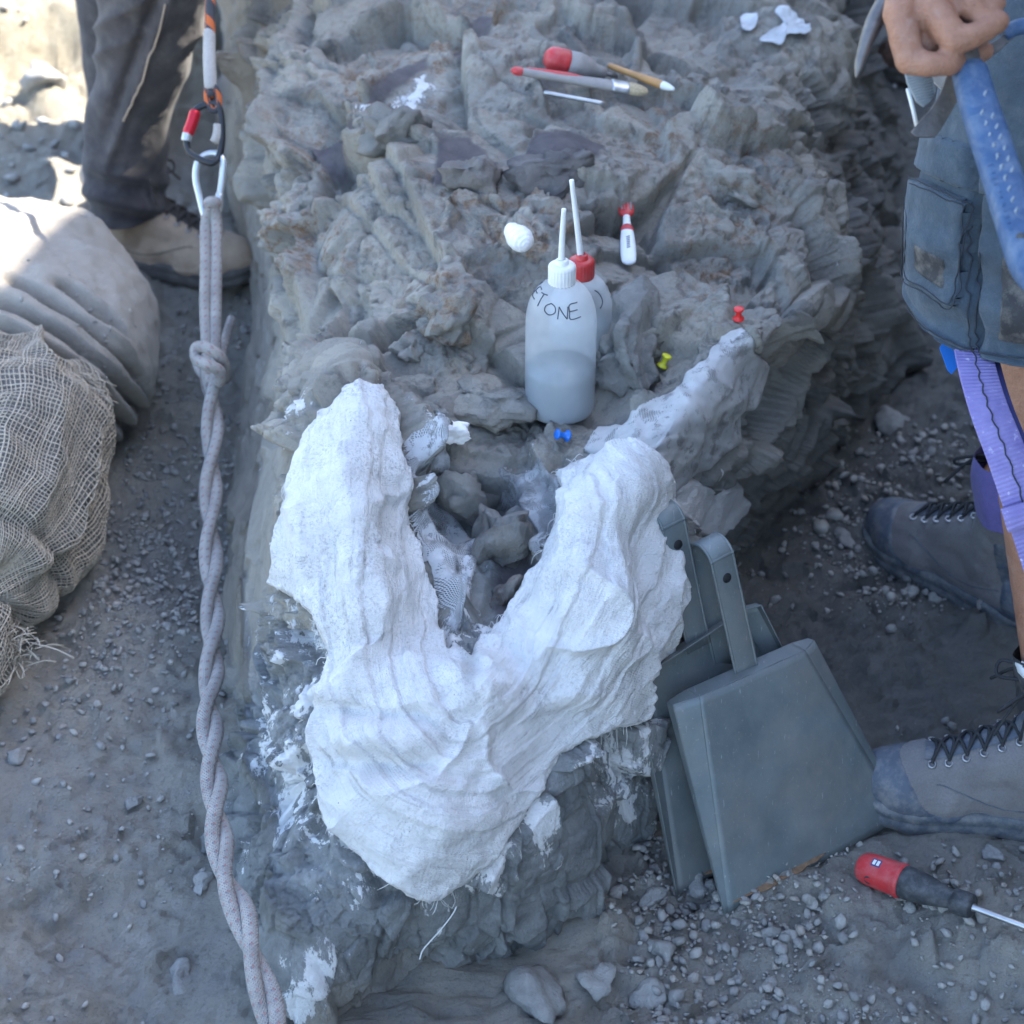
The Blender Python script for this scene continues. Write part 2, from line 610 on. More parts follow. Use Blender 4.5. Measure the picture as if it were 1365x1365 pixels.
def earth_material():
    t = NT('dry_trench_earth')
    big = t.noise(3.1, 5, 0.6, 0.4)
    mid = t.noise(22, 7, 0.68, 0.4)
    fine = t.noise(190, 5, 0.75)
    c = t.ramp(big, [(0.32, (0.33, 0.315, 0.285)), (0.55, (0.45, 0.415, 0.355)), (0.75, (0.53, 0.475, 0.395))])
    c = t.mix(t.ramp(mid, [(0.34, 0.6), (0.52, 0.0)]), c, (0.30, 0.30, 0.295))
    c = t.mix(t.ramp(mid, [(0.60, 0.0), (0.72, 0.6)]), c, (0.56, 0.56, 0.545))
    c = t.mix(t.ramp(fine, [(0.34, 0.45), (0.47, 0.0)]), c, (0.20, 0.195, 0.19))
    c = t.mix(t.ramp(t.noise(300, 3, 0.7), [(0.68, 0.0), (0.76, 0.7)]), c, (0.52, 0.51, 0.48))
    # dry pale ground up on the terrace
    c = t.mix(t.attr('pale'), c, t.mix(t.ramp(mid, [(0.35, 0.0), (0.65, 1.0)]), (0.33, 0.29, 0.22), (0.50, 0.45, 0.35)))
    c = t.mix(t.math('MULTIPLY', t.attr('dark_right'), 0.75), c, t.mix(t.ramp(mid, [(0.35, 0.0), (0.65, 1.0)]), (0.12, 0.12, 0.117), (0.20, 0.197, 0.19)))  # darker grey mixed in right of the block
    t.color(c)
    t.set(Roughness=0.95)
    t.p.inputs['Specular IOR Level'].default_value = 0.2
    t.bump(t.noise(34, 12, 0.82, 0.0), 0.017)
    t.bump(t.noise(230, 5, 0.75), 0.003)
    return t.m

def plaster_material():
    t = NT('white_plaster')
    uvw = t.mapped((1.0, 1.0, 1.0), 'UV')
    st = t.new('ShaderNodeTexNoise')
    mp = t.mapped((2.2, 26.0, 1), 'UV')
    t.ln(mp, st.inputs['Vector'])
    st.inputs['Scale'].default_value = 4.0
    st.inputs['Detail'].default_value = 7
    st.inputs['Roughness'].default_value = 0.68
    streak = st.outputs['Fac']
    fine = t.noise(420, 4, 0.75)
    mott = t.noise(26, 6, 0.7, 0.6)
    c = t.ramp(t.noise(9, 4, 0.6), [(0.3, (0.68, 0.675, 0.66)), (0.7, (0.76, 0.755, 0.745))])
    # bare gauze lines with grit where the plaster ran thin
    g = t.math('MULTIPLY', t.ramp(streak, [(0.35, 1.0), (0.47, 0.0)]), t.ramp(mott, [(0.40, 0.0), (0.58, 1.0)]))
    g = t.math('MULTIPLY', g, t.ramp(fine, [(0.38, 0.25), (0.56, 1.0)]))
    g = t.math('MULTIPLY', g, t.math('ADD', 0.40, t.math('MULTIPLY', t.attr('thin'), 0.60)))
    gr = t.math('MULTIPLY', t.ramp(t.noise(240, 5, 0.75), [(0.50, 0.0), (0.60, 1.0)]), t.ramp(t.noise(13, 6, 0.7, 0.8), [(0.42, 0.0), (0.60, 0.9)]))
    g = t.math('MAXIMUM', g, t.math('MULTIPLY', gr, t.math('ADD', 0.25, t.math('MULTIPLY', t.attr('thin'), 0.3))))
    c = t.mix(g, c, (0.22, 0.215, 0.205))
    # small dirt specks
    v = t.voro(75)
    sp = t.math('MULTIPLY', t.ramp(v, [(0.045, 1.0), (0.075, 0.0)]), t.ramp(t.noise(17, 3, 0.6), [(0.56, 0.0), (0.6, 1.0)]))
    c = t.mix(sp, c, (0.16, 0.15, 0.14))
    t.color(c)
    t.set(Roughness=0.8)
    t.p.inputs['Specular IOR Level'].default_value = 0.3
    t.bump(streak, 0.0005)
    t.bump(t.noise(42, 9, 0.74, 0.4), 0.007)
    wv = t.new('ShaderNodeTexWave', wave_type='BANDS', bands_direction='X')
    wv.inputs['Scale'].default_value = 120
    wv.inputs['Distortion'].default_value = 2.5
    wv.inputs['Detail'].default_value = 2
    t.ln(uvw, wv.inputs['Vector'])
    wv2 = t.new('ShaderNodeTexWave', wave_type='BANDS', bands_direction='Y')
    wv2.inputs['Scale'].default_value = 120
    wv2.inputs['Distortion'].default_value = 2.5
    wv2.inputs['Detail'].default_value = 2
    t.ln(uvw, wv2.inputs['Vector'])
    t.bump(t.math('ADD', wv.outputs['Fac'], wv2.outputs['Fac']), 0.00022)
    t.bump(fine, 0.0008)
    return t.m

def gauze_material(name='white_gauze', dens=230, cover=0.5, col=(0.66, 0.66, 0.65)):
    """thin open weave: threads along both uv directions, holes between (uv in metres)"""
    t = NT(name)
    uv = t.coord('UV')
    wob = t.new('ShaderNodeTexNoise')
    wob.inputs['Scale'].default_value = 24
    wob.inputs['Detail'].default_value = 3
    t.ln(uv, wob.inputs['Vector'])
    off = t.new('ShaderNodeVectorMath', operation='SCALE')
    off.inputs['Scale'].default_value = 0.004
    t.ln(wob.outputs['Color'], off.inputs[0])
    add = t.new('ShaderNodeVectorMath', operation='ADD')
    t.ln(uv, add.inputs[0])
    t.ln(off.outputs[0], add.inputs[1])
    sep = t.new('ShaderNodeSeparateXYZ')
    t.ln(add.outputs[0], sep.inputs[0])
    th = []
    for k, ax in enumerate((0, 1)):
        s = t.math('SINE', t.math('MULTIPLY', sep.outputs[ax], dens * 6.2832 * (1.0 if k else 0.72)))
        th.append(t.math('GREATER_THAN', s, 0.35))
    a = t.math('MAXIMUM', th[0], th[1])
    patch = t.ramp(t.noise(34, 5, 0.65, 0.5), [(0.36 + 0.25 * cover, 1.0), (0.52 + 0.25 * cover, 0.0)])
    a = t.math('MULTIPLY', a, t.math('ADD', t.math('MULTIPLY', patch, 0.9), 0.1))
    a = t.math('MAXIMUM', a, t.ramp(t.noise(38, 6, 0.7), [(0.74 - 0.36 * cover, 0.0), (0.80 - 0.36 * cover, 1.0)]))
    t.color(t.mix(t.noise(60, 4, 0.6), tuple(v * 0.72 for v in col), col))
    t.set(Roughness=0.9, Alpha=a)
    t.bump(t.math('ADD', th[0], th[1]), 0.0003)
    return t.m

M_bank = simple_mat('shade_bank_stone', (0.30, 0.285, 0.26), 0.95, var=.3, vscale=4, bump=.03, bscale=14)
M_rock, M_earth, M_plaster = rock_material(), earth_material(), plaster_material()
M_gauze = gauze_material()

# ================================================================== ground
def terrain_z(x, y):
    z = 0.085 * sstep(-0.50, -0.95, x)
    z = z + 0.06 * sstep(-1.0, -1.8, x)
    # terrace behind the left-hand worker, with a broken step
    wob = 0.10 * np.sin(x * 3.1 + 0.6) + 0.05 * np.sin(x * 8.3)
    z = z + 0.13 * sstep(3.72, 3.86, y + wob) * sstep(-0.45, -0.75, x)
    z = z + 0.10 * sstep(4.1, 4.6, y) * sstep(-0.2, -0.9, x)
    # ground climbs behind the block and at the foot of the added bank
    z = z + 0.25 * sstep(3.4, 4.6, y) * sstep(-0.4, 0.2, x)
    z = z + 0.10 * sstep(0.85, 1.5, x)
    return z

def axis_samples(knots):
    """knots [(pos, spacing)] -> samples with spacing interpolated"""
    out = [knots[0][0]]
    ks = np.array(knots)
    while out[-1] < ks[-1, 0]:
        out.append(out[-1] + np.interp(out[-1], ks[:, 0], ks[:, 1]))
    return np.array(out)

gx = axis_samples([(-60, 8), (-8, 0.6), (-2.6, 0.06), (-1.3, 0.009), (-1.0, 0.0062), (-0.30, 0.0062), (-0.2, 0.03), (0.0, 0.03), (0.1, 0.0062), (0.8, 0.0062), (1.3, 0.016), (2.2, 0.06), (8, 0.6), (60, 8)])
gy = axis_samples([(-60, 8), (-6, 0.5), (0.6, 0.04), (1.2, 0.0058), (2.8, 0.0072), (4.6, 0.016), (6.0, 0.05), (12, 0.6), (90, 9)])
GX, GY = np.meshgrid(gx, gy)
GP = np.stack([GX, GY, np.zeros_like(GX)], -1)
def ground_detail(GP):
    near = np.exp(-np.maximum(0, np.hypot(GP[..., 0], GP[..., 1] - 2.2) - 2.2) / 1.5)
    d = 0.034 * fbm(GP * 2.6, 4, 5)
    lump = sstep(-0.2, 0.35, fbm(GP * 3.3, 2, 8))
    q = GP + 0.01 * np.stack([fbm(GP * 12, 2, 3), fbm(GP * 12, 2, 4), 0 * GP[..., 0]], -1)
    sm_ = sstep(-0.1, 0.2, fbm(GP * 5, 2, 18))
    d = d + near * (0.026 * fbm(GP * 9, 4, 9) + 0.14 * .22 * blocks(q, 0.14, 31, 0.8, .9, .4) * (0.3 + 0.7 * lump) + 0.014 * facets(q, 0.05, 33, 1.1, 0.12) * (.2 + .8 * lump) + 0.0075 * facets(q, 0.020, 34, 1.1, 0.15) * (0.25 + 0.75 * sm_) + 0.005 * fbm(GP * 70, 3, 21))
    # broken step of the terrace
    e = np.exp(-((GP[..., 1] - 3.75) / 0.16) ** 2) * sstep(-0.5, -0.8, GP[..., 0])
    d = d + e * 0.13 * .5 * blocks(GP, 0.13, 41, 0.7, .9, .5)
    return d
GZ = terrain_z(GX, GY) + ground_detail(GP) * 1.0
GP[..., 2] = GZ
pale = sstep(3.45, 4.1, GY) * sstep(-0.35, -0.7, GX) + sstep(-0.75, -1.1, GX) * 0.6
ground = mesh_np('ground', GP.reshape(-1, 3), grid_faces(*GX.shape), M_earth, attrs={'pale': np.clip(pale, 0, 1), 'dark_right': sstep(.12, .34, GX + .10 * fbm(GP * 3, 3, 19)) * sstep(1.72, 2.05, GY + .25 * GX + .15 * fbm(GP * 2.5, 3, 20))})  # second mask: darker tone on the ground right of the block
tag(ground, kind='structure')

def ground_z(x, y):
    j = np.clip(np.searchsorted(gx, x), 1, len(gx) - 1)
    i = np.clip(np.searchsorted(gy, y), 1, len(gy) - 1)
    return float(GZ[i - 1:i + 1, j - 1:j + 1].max())

def ground_at(px, py, dz=0.0):
    p = at(px, py, 0.0)
    for _ in range(6):
        p = at(px, py, ground_z(p[0], p[1]) + dz)
    return p

# ================================================================== bank added out of view on the right, shaped to throw the shade
bu = np.linspace(-7.0, 14.0, 190)          # along y
bv = np.linspace(0, 1, 90)                # up the face, then back
BU, BV = np.meshgrid(bu, bv)
EDGE_X = 2.15
def bank_top(y):
    t = 3.84 + 0.85 * sstep(3.75, 2.7, y) + 0.10 * np.sin(y * 2.1) + 0.05 * np.sin(y * 5.3 + 1)  # crest raised on the near side so its shade covers the foreground
    return t
prof_v = [0, 0.35, 0.55, 0.62, 1.0]
bx_ = np.interp(BV, prof_v, [1.55, 1.75, EDGE_X, EDGE_X + 0.25, 30.0])
bz_ = np.where(BV < 0.55, (-0.1 + (bank_top(BU) + 0.1) * (BV / 0.55) ** 1.05), bank_top(BU) + 0.25 * sstep(0.55, 1.0, BV))
BP = np.stack([bx_, BU, bz_], -1)
face = sstep(0.62, 0.5, BV)
BP[..., 0] -= face * (0.16 * fbm(BP * 1.3, 4, 3) + 0.12 * facets(BP, 0.5, 12, 0.6, 0.4) + 0.04 * facets(BP, 0.16, 13, 0.6, 0.4)) * sstep(0.0, 0.06, BV)
bank = mesh_np('shade_bank', BP.reshape(-1, 3), grid_faces(*BU.shape), M_bank)
tag(bank, kind='structure')

# ================================================================== the rock block
_ = None
ROWS = [
 [(300,1150,-.04),(340,1270,-.04),(405,1360,-.04),(480,1340,-.04),(570,1312,-.04),(650,1280,-.04),(720,1240,-.04),(790,1198,-.04),(845,1150,-.04),(880,1095,-.04),(900,1040,-.04)],
 [(296,1100,-.03),(335,1210,.04),(400,1285,.06),(480,1278,.07),(570,1255,.08),(650,1222,.08),(720,1185,.085),(790,1138,.09),(850,1090,.08),(888,1040,.05),(908,990,-.03)],
 [(292,1040,-.02),(338,1120,.10),(400,1165,.15),(470,1180,.17),(560,1180,.19),(650,1145,.19),(720,1100,.185),(790,1055,.18),(850,1012,.17),(892,972,.10),(915,930,-.02)],
 [(290,980,-.02),(345,1010,.16),(405,1010,.245),(460,1020,.275),(550,1030,.29),(650,1015,.29),(720,990,.275),(790,965,.265),(850,930,.25),(896,890,.15),(925,860,-.02)],
 [(288,910,-.02),(350,900,.21),(405,880,.31),(450,890,.345),(540,900,.355),(620,900,.345),(700,890,.345),(780,880,.345),(850,850,.33),(902,810,.20),(940,785,-.02)],
 [(286,830,-.02),(345,800,.23),(398,790,.36),(480,800,.405),(575,838,.31),(632,850,.29),(690,815,.36),(780,780,.42),(862,750,.38),(912,722,.24),(975,720,-.02)],
 [(285,740,-.01),(345,700,.25),(392,680,.40),(470,690,.455),(560,725,.345),(640,745,.31),(725,705,.395),(800,665,.465),(880,650,.42),(940,650,.25),(1020,660,-.02)],
 [(284,650,.0),(350,600,.27),(405,570,.44),(480,525,.50),(570,615,.41),(660,635,.38),(745,615,.415),(850,592,.47),(930,570,.45),(1000,605,.25),(1070,610,-.02)],
 [(284,560,.0),(350,500,.27),(395,485,.43),(480,490,.48),(580,535,.455),(680,548,.425),(760,552,.42),(880,500,.47),(990,475,.48),(1045,535,.25),(1110,555,-.02)],
 [(282,460,.0),(340,430,.25),(385,430,.41),(470,420,.47),(570,430,.50),(680,440,.485),(780,440,.475),(900,410,.49),(1085,405,.47),(1108,455,.25),(1160,480,-.02)],
 [(280,360,.0),(328,335,.25),(362,335,.43),(470,320,.51),(580,320,.525),(690,320,.54),(790,320,.54),(930,310,.53),(1085,300,.49),(1125,345,.25),(1185,380,-.02)],
 [(285,260,.0),(325,220,.27),(352,205,.48),(460,200,.535),(580,210,.555),(690,210,.57),(800,210,.58),(930,200,.56),(1065,190,.50),(1135,235,.25),(1205,275,-.02)],
 [(290,150,.02),(318,110,.29),(370,100,.52),(460,105,.57),(580,110,.585),(690,110,.59),(800,110,.59),(930,100,.57),(1085,92,.50),(1145,135,.25),(1215,175,.0)],
 [(286,60,.04),(298,15,.34),(380,0,.56),(460,5,.60),(580,0,.61),(690,0,.61),(800,0,.60),(930,0,.575),(1085,15,.50),(1155,55,.25),(1225,95,.02)],
 [(280,-20,.05),(290,-70,.36),(380,-90,.56),(460,-95,.61),(580,-100,.62),(690,-100,.61),(800,-100,.60),(930,-95,.57),(1090,-60,.50),(1165,-20,.25),(1235,20,.03)],
 [(275,-110,.06),(290,-160,.3),(380,-190,.42),(460,-200,.46),(580,-205,.46),(690,-205,.45),(800,-205,.45),(930,-195,.42),(1090,-140,.36),(1170,-100,.2),(1245,-60,.03)],
 [(275,-190,.05),(300,-240,.05),(390,-270,.05),(470,-280,.05),(580,-285,.05),(690,-285,.05),(800,-285,.05),(930,-275,.05),(1090,-230,.05),(1170,-190,.05),(1245,-150,.03)],
]
_c0 = {5: (290, 352), 6: (296, 352), 7: (306, 362), 8: (318, 362), 9: (332, 362), 10: (336, 350), 11: (302, 334), 12: (286, 326), 13: (284, 318)}
_r = {4: (902, 965), 5: (928, 1012), 6: (970, 1066), 7: (1032, 1116), 8: (1076, 1150), 9: (1130, 1196), 10: (1140, 1215)}
for k_, (a_, b_) in _r.items():
    ROWS[k_][9] = (a_,) + ROWS[k_][9][1:]; ROWS[k_][10] = (b_,) + ROWS[k_][10][1:]
for k_, (a_, b_) in {5: (.335, .322), 6: (.378, .352), 7: (.428, .405)}.items():
    ROWS[k_][4] = ROWS[k_][4][:2] + (a_,); ROWS[k_][5] = ROWS[k_][5][:2] + (b_,)
_c2 = {7: 412, 8: 410, 9: 406, 10: 388, 11: 374, 12: 384, 13: 392}
for k_, x_ in _c2.items(): ROWS[k_][2] = (x_,) + ROWS[k_][2][1:]
for k_, (x0_, x1_) in _c0.items():                   # foot and middle of the left wall
    ROWS[k_][0] = (x0_,) + ROWS[k_][0][1:]; ROWS[k_][1] = (x1_,) + ROWS[k_][1][1:]
CTRL = np.array([[at(*p) for p in r] for r in ROWS])
NR, NCOL = 820, 700
def dens(k, wts, n):
    u = np.linspace(0, 1, 2001)
    w = np.interp(u, np.linspace(0, 1, len(wts)), wts)
    c = np.concatenate([[0], np.cumsum((w[1:] + w[:-1]) / 2)])
    return np.interp(np.linspace(0, c[-1], n), c, u) * (k - 1)
Pm = np.stack(proj(CTRL)[:2], -1)
rw = np.linalg.norm(np.diff(Pm, axis=0), axis=2).mean(1)
rw = np.concatenate([rw[:1], (rw[1:] + rw[:-1]) / 2, rw[-1:]])
rw[14:] *= 0.25
cw_ = np.maximum(np.linalg.norm(np.diff(Pm, axis=1), axis=2).mean(0), 620 * np.linalg.norm(np.diff(CTRL, axis=1), axis=2).mean(0))
cw_ = np.concatenate([cw_[:1], (cw_[1:] + cw_[:-1]) / 2, cw_[-1:]])
S_r = crspline(CTRL, dens(len(ROWS), rw, NR))
S0 = crspline(S_r.transpose(1, 0, 2), dens(CTRL.shape[1], cw_, NCOL)).transpose(1, 0, 2)

def grid_normals(P):
    n = np.cross(np.gradient(P, axis=1), np.gradient(P, axis=0))
    return n / (np.linalg.norm(n, axis=-1, keepdims=True) + 1e-12)
def smooth_grid(P, it):
    for _k in range(it):
        Q = P.copy()
        Q[1:-1] = (P[:-2] + 2 * P[1:-1] + P[2:]) / 4
        P = Q.copy()
        P[:, 1:-1] = (Q[:, :-2] + 2 * Q[:, 1:-1] + Q[:, 2:]) / 4
    return P
N0 = grid_normals(S0)
if N0[NR // 2, NCOL // 2, 2] < 0: N0 = -N0
N0 = smooth_grid(N0, 30)
N0 /= np.linalg.norm(N0, axis=-1, keepdims=True)
PX, PY, _d = proj(S0)

JACKET = [(455,520),(478,506),(508,512),(530,540),(528,578),(538,640),(548,690),(558,740),(575,800),(590,850),(600,872),(625,880),(650,850),(690,800),(715,750),(735,700),(752,664),(742,640),(760,617),(800,606),(835,598),(872,606),(886,640),(892,680),(906,720),(904,780),(892,845),(872,880),(860,905),(861,962),(822,974),(780,987),(748,1006),(725,1046),(692,1100),(652,1150),(620,1180),(572,1204),(540,1195),(500,1167),(465,1132),(440,1090),(425,1040),(415,990),(420,940),(430,900),(436,872),(420,822),(396,802),(371,786),(374,730),(388,690),(385,650),(400,610),(420,570)]
GAUZE = [(775,598),(800,560),(850,552),(880,530),(905,500),(940,478),(960,450),(990,440),(1004,466),(1040,492),(1036,530),(1004,556),(1000,592),(960,622),(925,645),(900,662),(884,640),(872,606),(835,598),(800,606)]
PATCH = [(905,652),(925,640),(948,648),(956,660),(975,650),(1002,650),(1003,684),(990,700),(972,708),(966,722),(938,716),(920,700),(908,690)]
jit = 6.0 * fbm(S0 * 36, 4, 71) + 2.2 * fbm(S0 * 170, 3, 72)
SDJ = poly_sd(PX, PY, JACKET) + jit
SDG = poly_sd(PX, PY, GAUZE) + smooth_grid(jit, 4) * .7
SDP = poly_sd(PX, PY, PATCH) + smooth_grid(jit, 3) * .8

warp = 0.006 * np.stack([fbm(S0 * 7, 3, s) for s in (81, 82, 83)], -1)
W = S0 + warp
# how broken the stone is, region by region
_le = np.interp(PY, [0, 200, 330, 450, 560, 700, 860, 1000], [322, 352, 366, 392, 402, 388, 352, 330])
earth_m = sstep(6, -22, PX - _le + 22 * fbm(S0 * 7, 3, 91)) * sstep(960, 840, PY + 30 * fbm(S0 * 9, 2, 90)) + 0.6 * sstep(1265, 1320, PY + 0.06 * PX - 40 + 18 * fbm(S0 * 12, 3, 92))
earth_m = np.clip(np.maximum(earth_m, 0.75 * sstep(950, 1040, PX) * sstep(560, 640, PY)), 0, 1)
fresh = sstep(830, 900, PY + 30 * fbm(S0 * 8, 3, 93)) * (1 - earth_m) + 0.8 * sstep(540, 640, PX) * sstep(740, 680, PX) * sstep(600, 650, PY)
fresh = np.clip(fresh + 0.5 * sstep(480, 560, PY) * sstep(780, 820, PX), 0, 1)
calm = 1 - (0.80 - 0.55 * sstep(1100, 1200, PY)) * earth_m
lam = np.stack([W[..., 0] * 0.9 + W[..., 1] * 0.35, W[..., 1] - W[..., 0] * 0.3, W[..., 2] * 1.6 + W[..., 0] * 0.25], -1)
ver = W.copy()
ver[..., 2] *= 0.5                                  # upright splinters on the fresh front face
fr_ = sstep(860, 960, PY)
pat = lambda s, a=-0.15, b=0.15, f=6: sstep(a, b, fbm(S0 * f, 2, s))
slab = W.copy()
slab[..., 2] *= 0.62
slab[..., 0] *= 1.0
def beds(p, n, sp, seed, wob=0.10):
    """layers of stone broken back unevenly: one offset per layer, a thin open joint between"""
    n = np.array(n, float); n /= np.linalg.norm(n)
    u = (p @ n) / sp + wob * fbm(p * 6, 2, seed)
    k = np.floor(u).astype(int)
    t = u - k
    off = _TB[seed % 6][(k + 500) & 63, 7, 11] - .5
    joint = np.exp(-(np.minimum(t, 1 - t) * sp / .0030) ** 2)
    return off, joint
b1_, j1_ = beds(W, (.35, -.42, .84), .062, 31)
b2_, j2_ = beds(W, (.86, .50, .06), .150, 32)
b3_, j3_ = beds(W, (-.40, .90, .15), .190, 33)
d_big = 0.062 * facets(lam, 0.23, 1, 1.0, 0.10, 0.06)
d_mid = (1 - fr_) * (0.030 * facets(lam + 0.7, 0.115, 8, 1.2, 0.16, 0.05) + (.024 * b1_ - .006 * j1_) * (.35 + .65 * pat(92)) + (.018 * b2_ - .007 * j2_ + .016 * b3_ - .007 * j3_) * (.4 + .6 * pat(93)) + 0.012 * facets(lam + 1.7, 0.052, 9, 1.2, 0.18, 0.10) * pat(98, 0.0, 0.25))
d_mid = d_mid + fr_ * (0.12 * 0.22 * blocks(slab, 0.12, 12, 0.7, 0.8, 0.4) + 0.018 * facets(ver, 0.075, 12, 1.15, 0.30, 0.08) + .012 * b2_ - .006 * j2_)
d_big -= d_big.mean()
for reg in (fr_ > .5, fr_ <= .5):
    d_mid[reg] -= d_mid[reg].mean()
D1 = smooth_grid((0.9 - 0.4 * fr_) * d_big + d_mid, 1) * calm + 0.006 * fbm(W * 5, 3, 6) * calm
SA = S0 + N0 * D1[..., None]
WA = SA + warp * 0.5
verA = WA.copy()
verA[..., 2] *= 0.5
NA = grid_normals(SA)
NA = NA * np.sign((NA * N0).sum(-1, keepdims=True))
NA = smooth_grid(NA, 6) * 0.25 + N0 * 0.75
NA /= np.linalg.norm(NA, axis=-1, keepdims=True)
d_sml = (1 - fr_) * 0.0080 * facets(lam + 2.2, 0.026, 3, 1.3, 0.25, 0.12) * (0.05 + 0.95 * pat(95, 0.02, 0.28)) + fr_ * 0.0085 * facets(ver, 0.030, 13, 1.2, 0.35, 0.12) * (0.35 + 0.65 * pat(97))
d_fin = 0.0036 * facets(W, 0.012, 4, 1.2, 0.25) * (0.10 + 0.90 * pat(96, 0.0, 0.2, f=14)) + 0.0020 * fbm(WA * 45, 5, 5, 0.65)
D2 = (d_sml + d_fin) * calm
disp = D1 + D2
# quiet bowl where the bottles stand
bowl = np.exp(-(((PX - 765) / 75) ** 2 + ((PY - 535) / 40) ** 2) ** 2)
keep = 1 - 0.85 * bowl
# under the jacket and gauze the stone stays below the cloth
under = np.clip(np.maximum(np.maximum(sstep(-2, 8, SDJ), sstep(-2, 6, SDG)), sstep(-2, 6, SDP)), 0, 1)
D1 = D1 * keep - 0.012 * bowl
D1 = D1 * (1 - under) + under * np.minimum(D1 * 0.25, 0.0) - 0.006 * under
D2 = D2 * keep * (1 - 0.8 * under)
disp = D1 + D2
rim = sstep(0, 0.02, np.minimum.reduce([np.linspace(0, 1, NR)[:, None] + 0 * PX, np.linspace(0, 1, NCOL)[None] + 0 * PX, np.linspace(1, 0, NCOL)[None] + 0 * PX]))
S1 = S0 + N0 * (D1 * (0.4 + 0.6 * rim))[..., None] + NA * (D2 * (0.4 + 0.6 * rim))[..., None]

# fossil bone surfaces exposed on top: smooth dark faces
BONES = [[(490,150),(530,98),(572,82),(575,100),(520,140)], [(405,190),(440,178),(482,176),(478,200),(430,225)], [(690,245),(720,205),(760,192),(808,200),(800,225),(740,250)], [(585,290),(590,215),(630,208),(668,235),(660,262),(620,275)], [(650,800),(660,720),(700,700),(690,760),(665,840)], [(600,70),(640,30),(665,35),(655,80),(610,95)]]
bone = np.zeros_like(PX)
for b_ in BONES:
    bone = np.maximum(bone, sstep(-2, 5, poly_sd(PX, PY, b_) + jit * 0.7))
S1s = smooth_grid(S1, 90)
S1 = S1 * (1 - 0.85 * bone[..., None]) + (S1s + N0 * 0.002) * (0.85 * bone[..., None])

bone_x = None
rust_spots = [(580,415,45),(940,405,30),(420,195,30),(640,50,40),(1000,215,25),(980,265,60),(960,330,40),(620,280,40),(680,790,40),(700,320,60),(560,90,50),(400,310,40),(870,180,40),(820,440,25),(500,130,60),(430,330,40)]
rust = np.zeros_like(PX)
for x_, y_, r_ in rust_spots:
    rust = np.maximum(rust, np.exp(-(((PX - x_) ** 2 + (PY - y_) ** 2) / r_ ** 2)))
rust = np.clip(rust + 0.22 * sstep(480, 300, PY), 0, 1) * (1 - fresh)
# plaster splashes beside and below the jacket
near_j = np.exp(-np.clip(-poly_sd(PX, PY, JACKET), 0, 400) / 85.0)
splash = near_j * sstep(760, 860, PY) * (0.80 + 0.35 * sstep(450, 380, PX))
splash = np.maximum(splash, 1.05 * np.exp(-(((PX - 435) / 50) ** 2 + ((PY - 1290) / 75) ** 2)))
splash = np.maximum(splash, 1.0 * np.exp(-(((PX - 375) / 45) ** 2 + ((PY - 1050) / 170) ** 2)))
splash = np.maximum(splash, 0.9 * np.exp(-(((PX - 840) / 60) ** 2 + ((PY - 1040) / 90) ** 2)))
splash = np.maximum(splash, 0.45 * near_j * sstep(480, 560, PY)) * (1 - 0.6 * earth_m)
splash = np.maximum(splash, 0.85 * sstep(-8, 10, poly_sd(PX, PY, [(448, 172), (510, 152), (578, 86), (602, 110), (592, 150), (545, 178)])))

_f1, _f2, tid, _tv = worley((lam + 0.3) / 0.080, 2)
tone = tid[..., 1] * (1 - fr_ * .5)
dark_right = sstep(.36, .50, S0[..., 0] + .06 * fbm(S0 * 8, 3, 99) + .25 * (0.35 - S0[..., 2])) * sstep(.50, .36, S0[..., 2])  # mask for a darker tone low on the right flank
rock = thing('rock_block', 'large fractured grey rock block carrying the white plaster jacket', 'rock', at(640, 1260, 0))
rb = mesh_np('stone_body', S1.reshape(-1, 3), grid_faces(NR, NCOL), M_rock, attrs={'fresh': fresh, 'earth': earth_m, 'rust': rust, 'bone': bone, 'splash': splash, 'tone': tone, 'dark_right': dark_right})
adopt(rock, rb)
rb.data.flip_normals() if False else None

ii = (slice(None, None, 4), slice(None, None, 4))
_rp = S1[ii].reshape(-1, 3)
rock_bvh = BVHTree.FromPolygons([tuple(map(float, v)) for v in _rp], [tuple(map(int, q)) for q in grid_faces(*S1[ii].shape[:2])])
def on_rock(px, py):
    """where the sight line through a photo pixel meets the stone: (point, normal)"""
    a, b = (px - 682.5) / F, (682.5 - py) / F
    d = Vector((a, CP + b * SP, -SP + b * CP)).normalized()
    h = rock_bvh.ray_cast(Vector((0, 0, CAM_H)), d)
    n = h[1]
    if n.dot(d) > 0: n = -n
    return np.array(h[0]), np.array(n)
def rock_top(x, y, dflt=0.4):
    h = rock_bvh.ray_cast(Vector((float(x), float(y), 2.0)), Vector((0, 0, -1)))
    return h[0].z if h[0] else dflt

# ================================================================== plaster jacket
FLOW = [(486,480),(480,600),(478,740),(490,860),(520,960),(580,1030),(650,1030),(720,970),(775,890),(815,800),(835,700),(838,600),(838,560)]
fs, fd = polyline_sd(PX, PY, crspline(FLOW, 50))
fs, fd = smooth_grid(fs, 40), smooth_grid(fd, 40)
uvj = np.stack([fs / 1050.0, fd / 1050.0], -1)
w3 = np.stack([fs / 95.0, fd / 15.0 + 0.9 * fbm(S0 * 14, 3, 55), 0 * fs], -1)
w4 = np.stack([fs / 210.0, fd / 38.0 + 0.8 * fbm(S0 * 6, 2, 56), 0 * fs + 4.2], -1)
wr = vnoise(w4, 61)
fold = (0.0036 + 0.002 * sstep(700, 560, PX)) * (1 - 2 * np.abs(wr)) + 0.0007 * (1 - 2 * np.abs(vnoise(w3, 62))) + 0.0007 * vnoise(w3 * np.array([1.6, 2.7, 1]), 63)
fold *= 0.55 + 0.45 * sstep(-0.3, 0.3, fbm(S0 * 8, 2, 64))
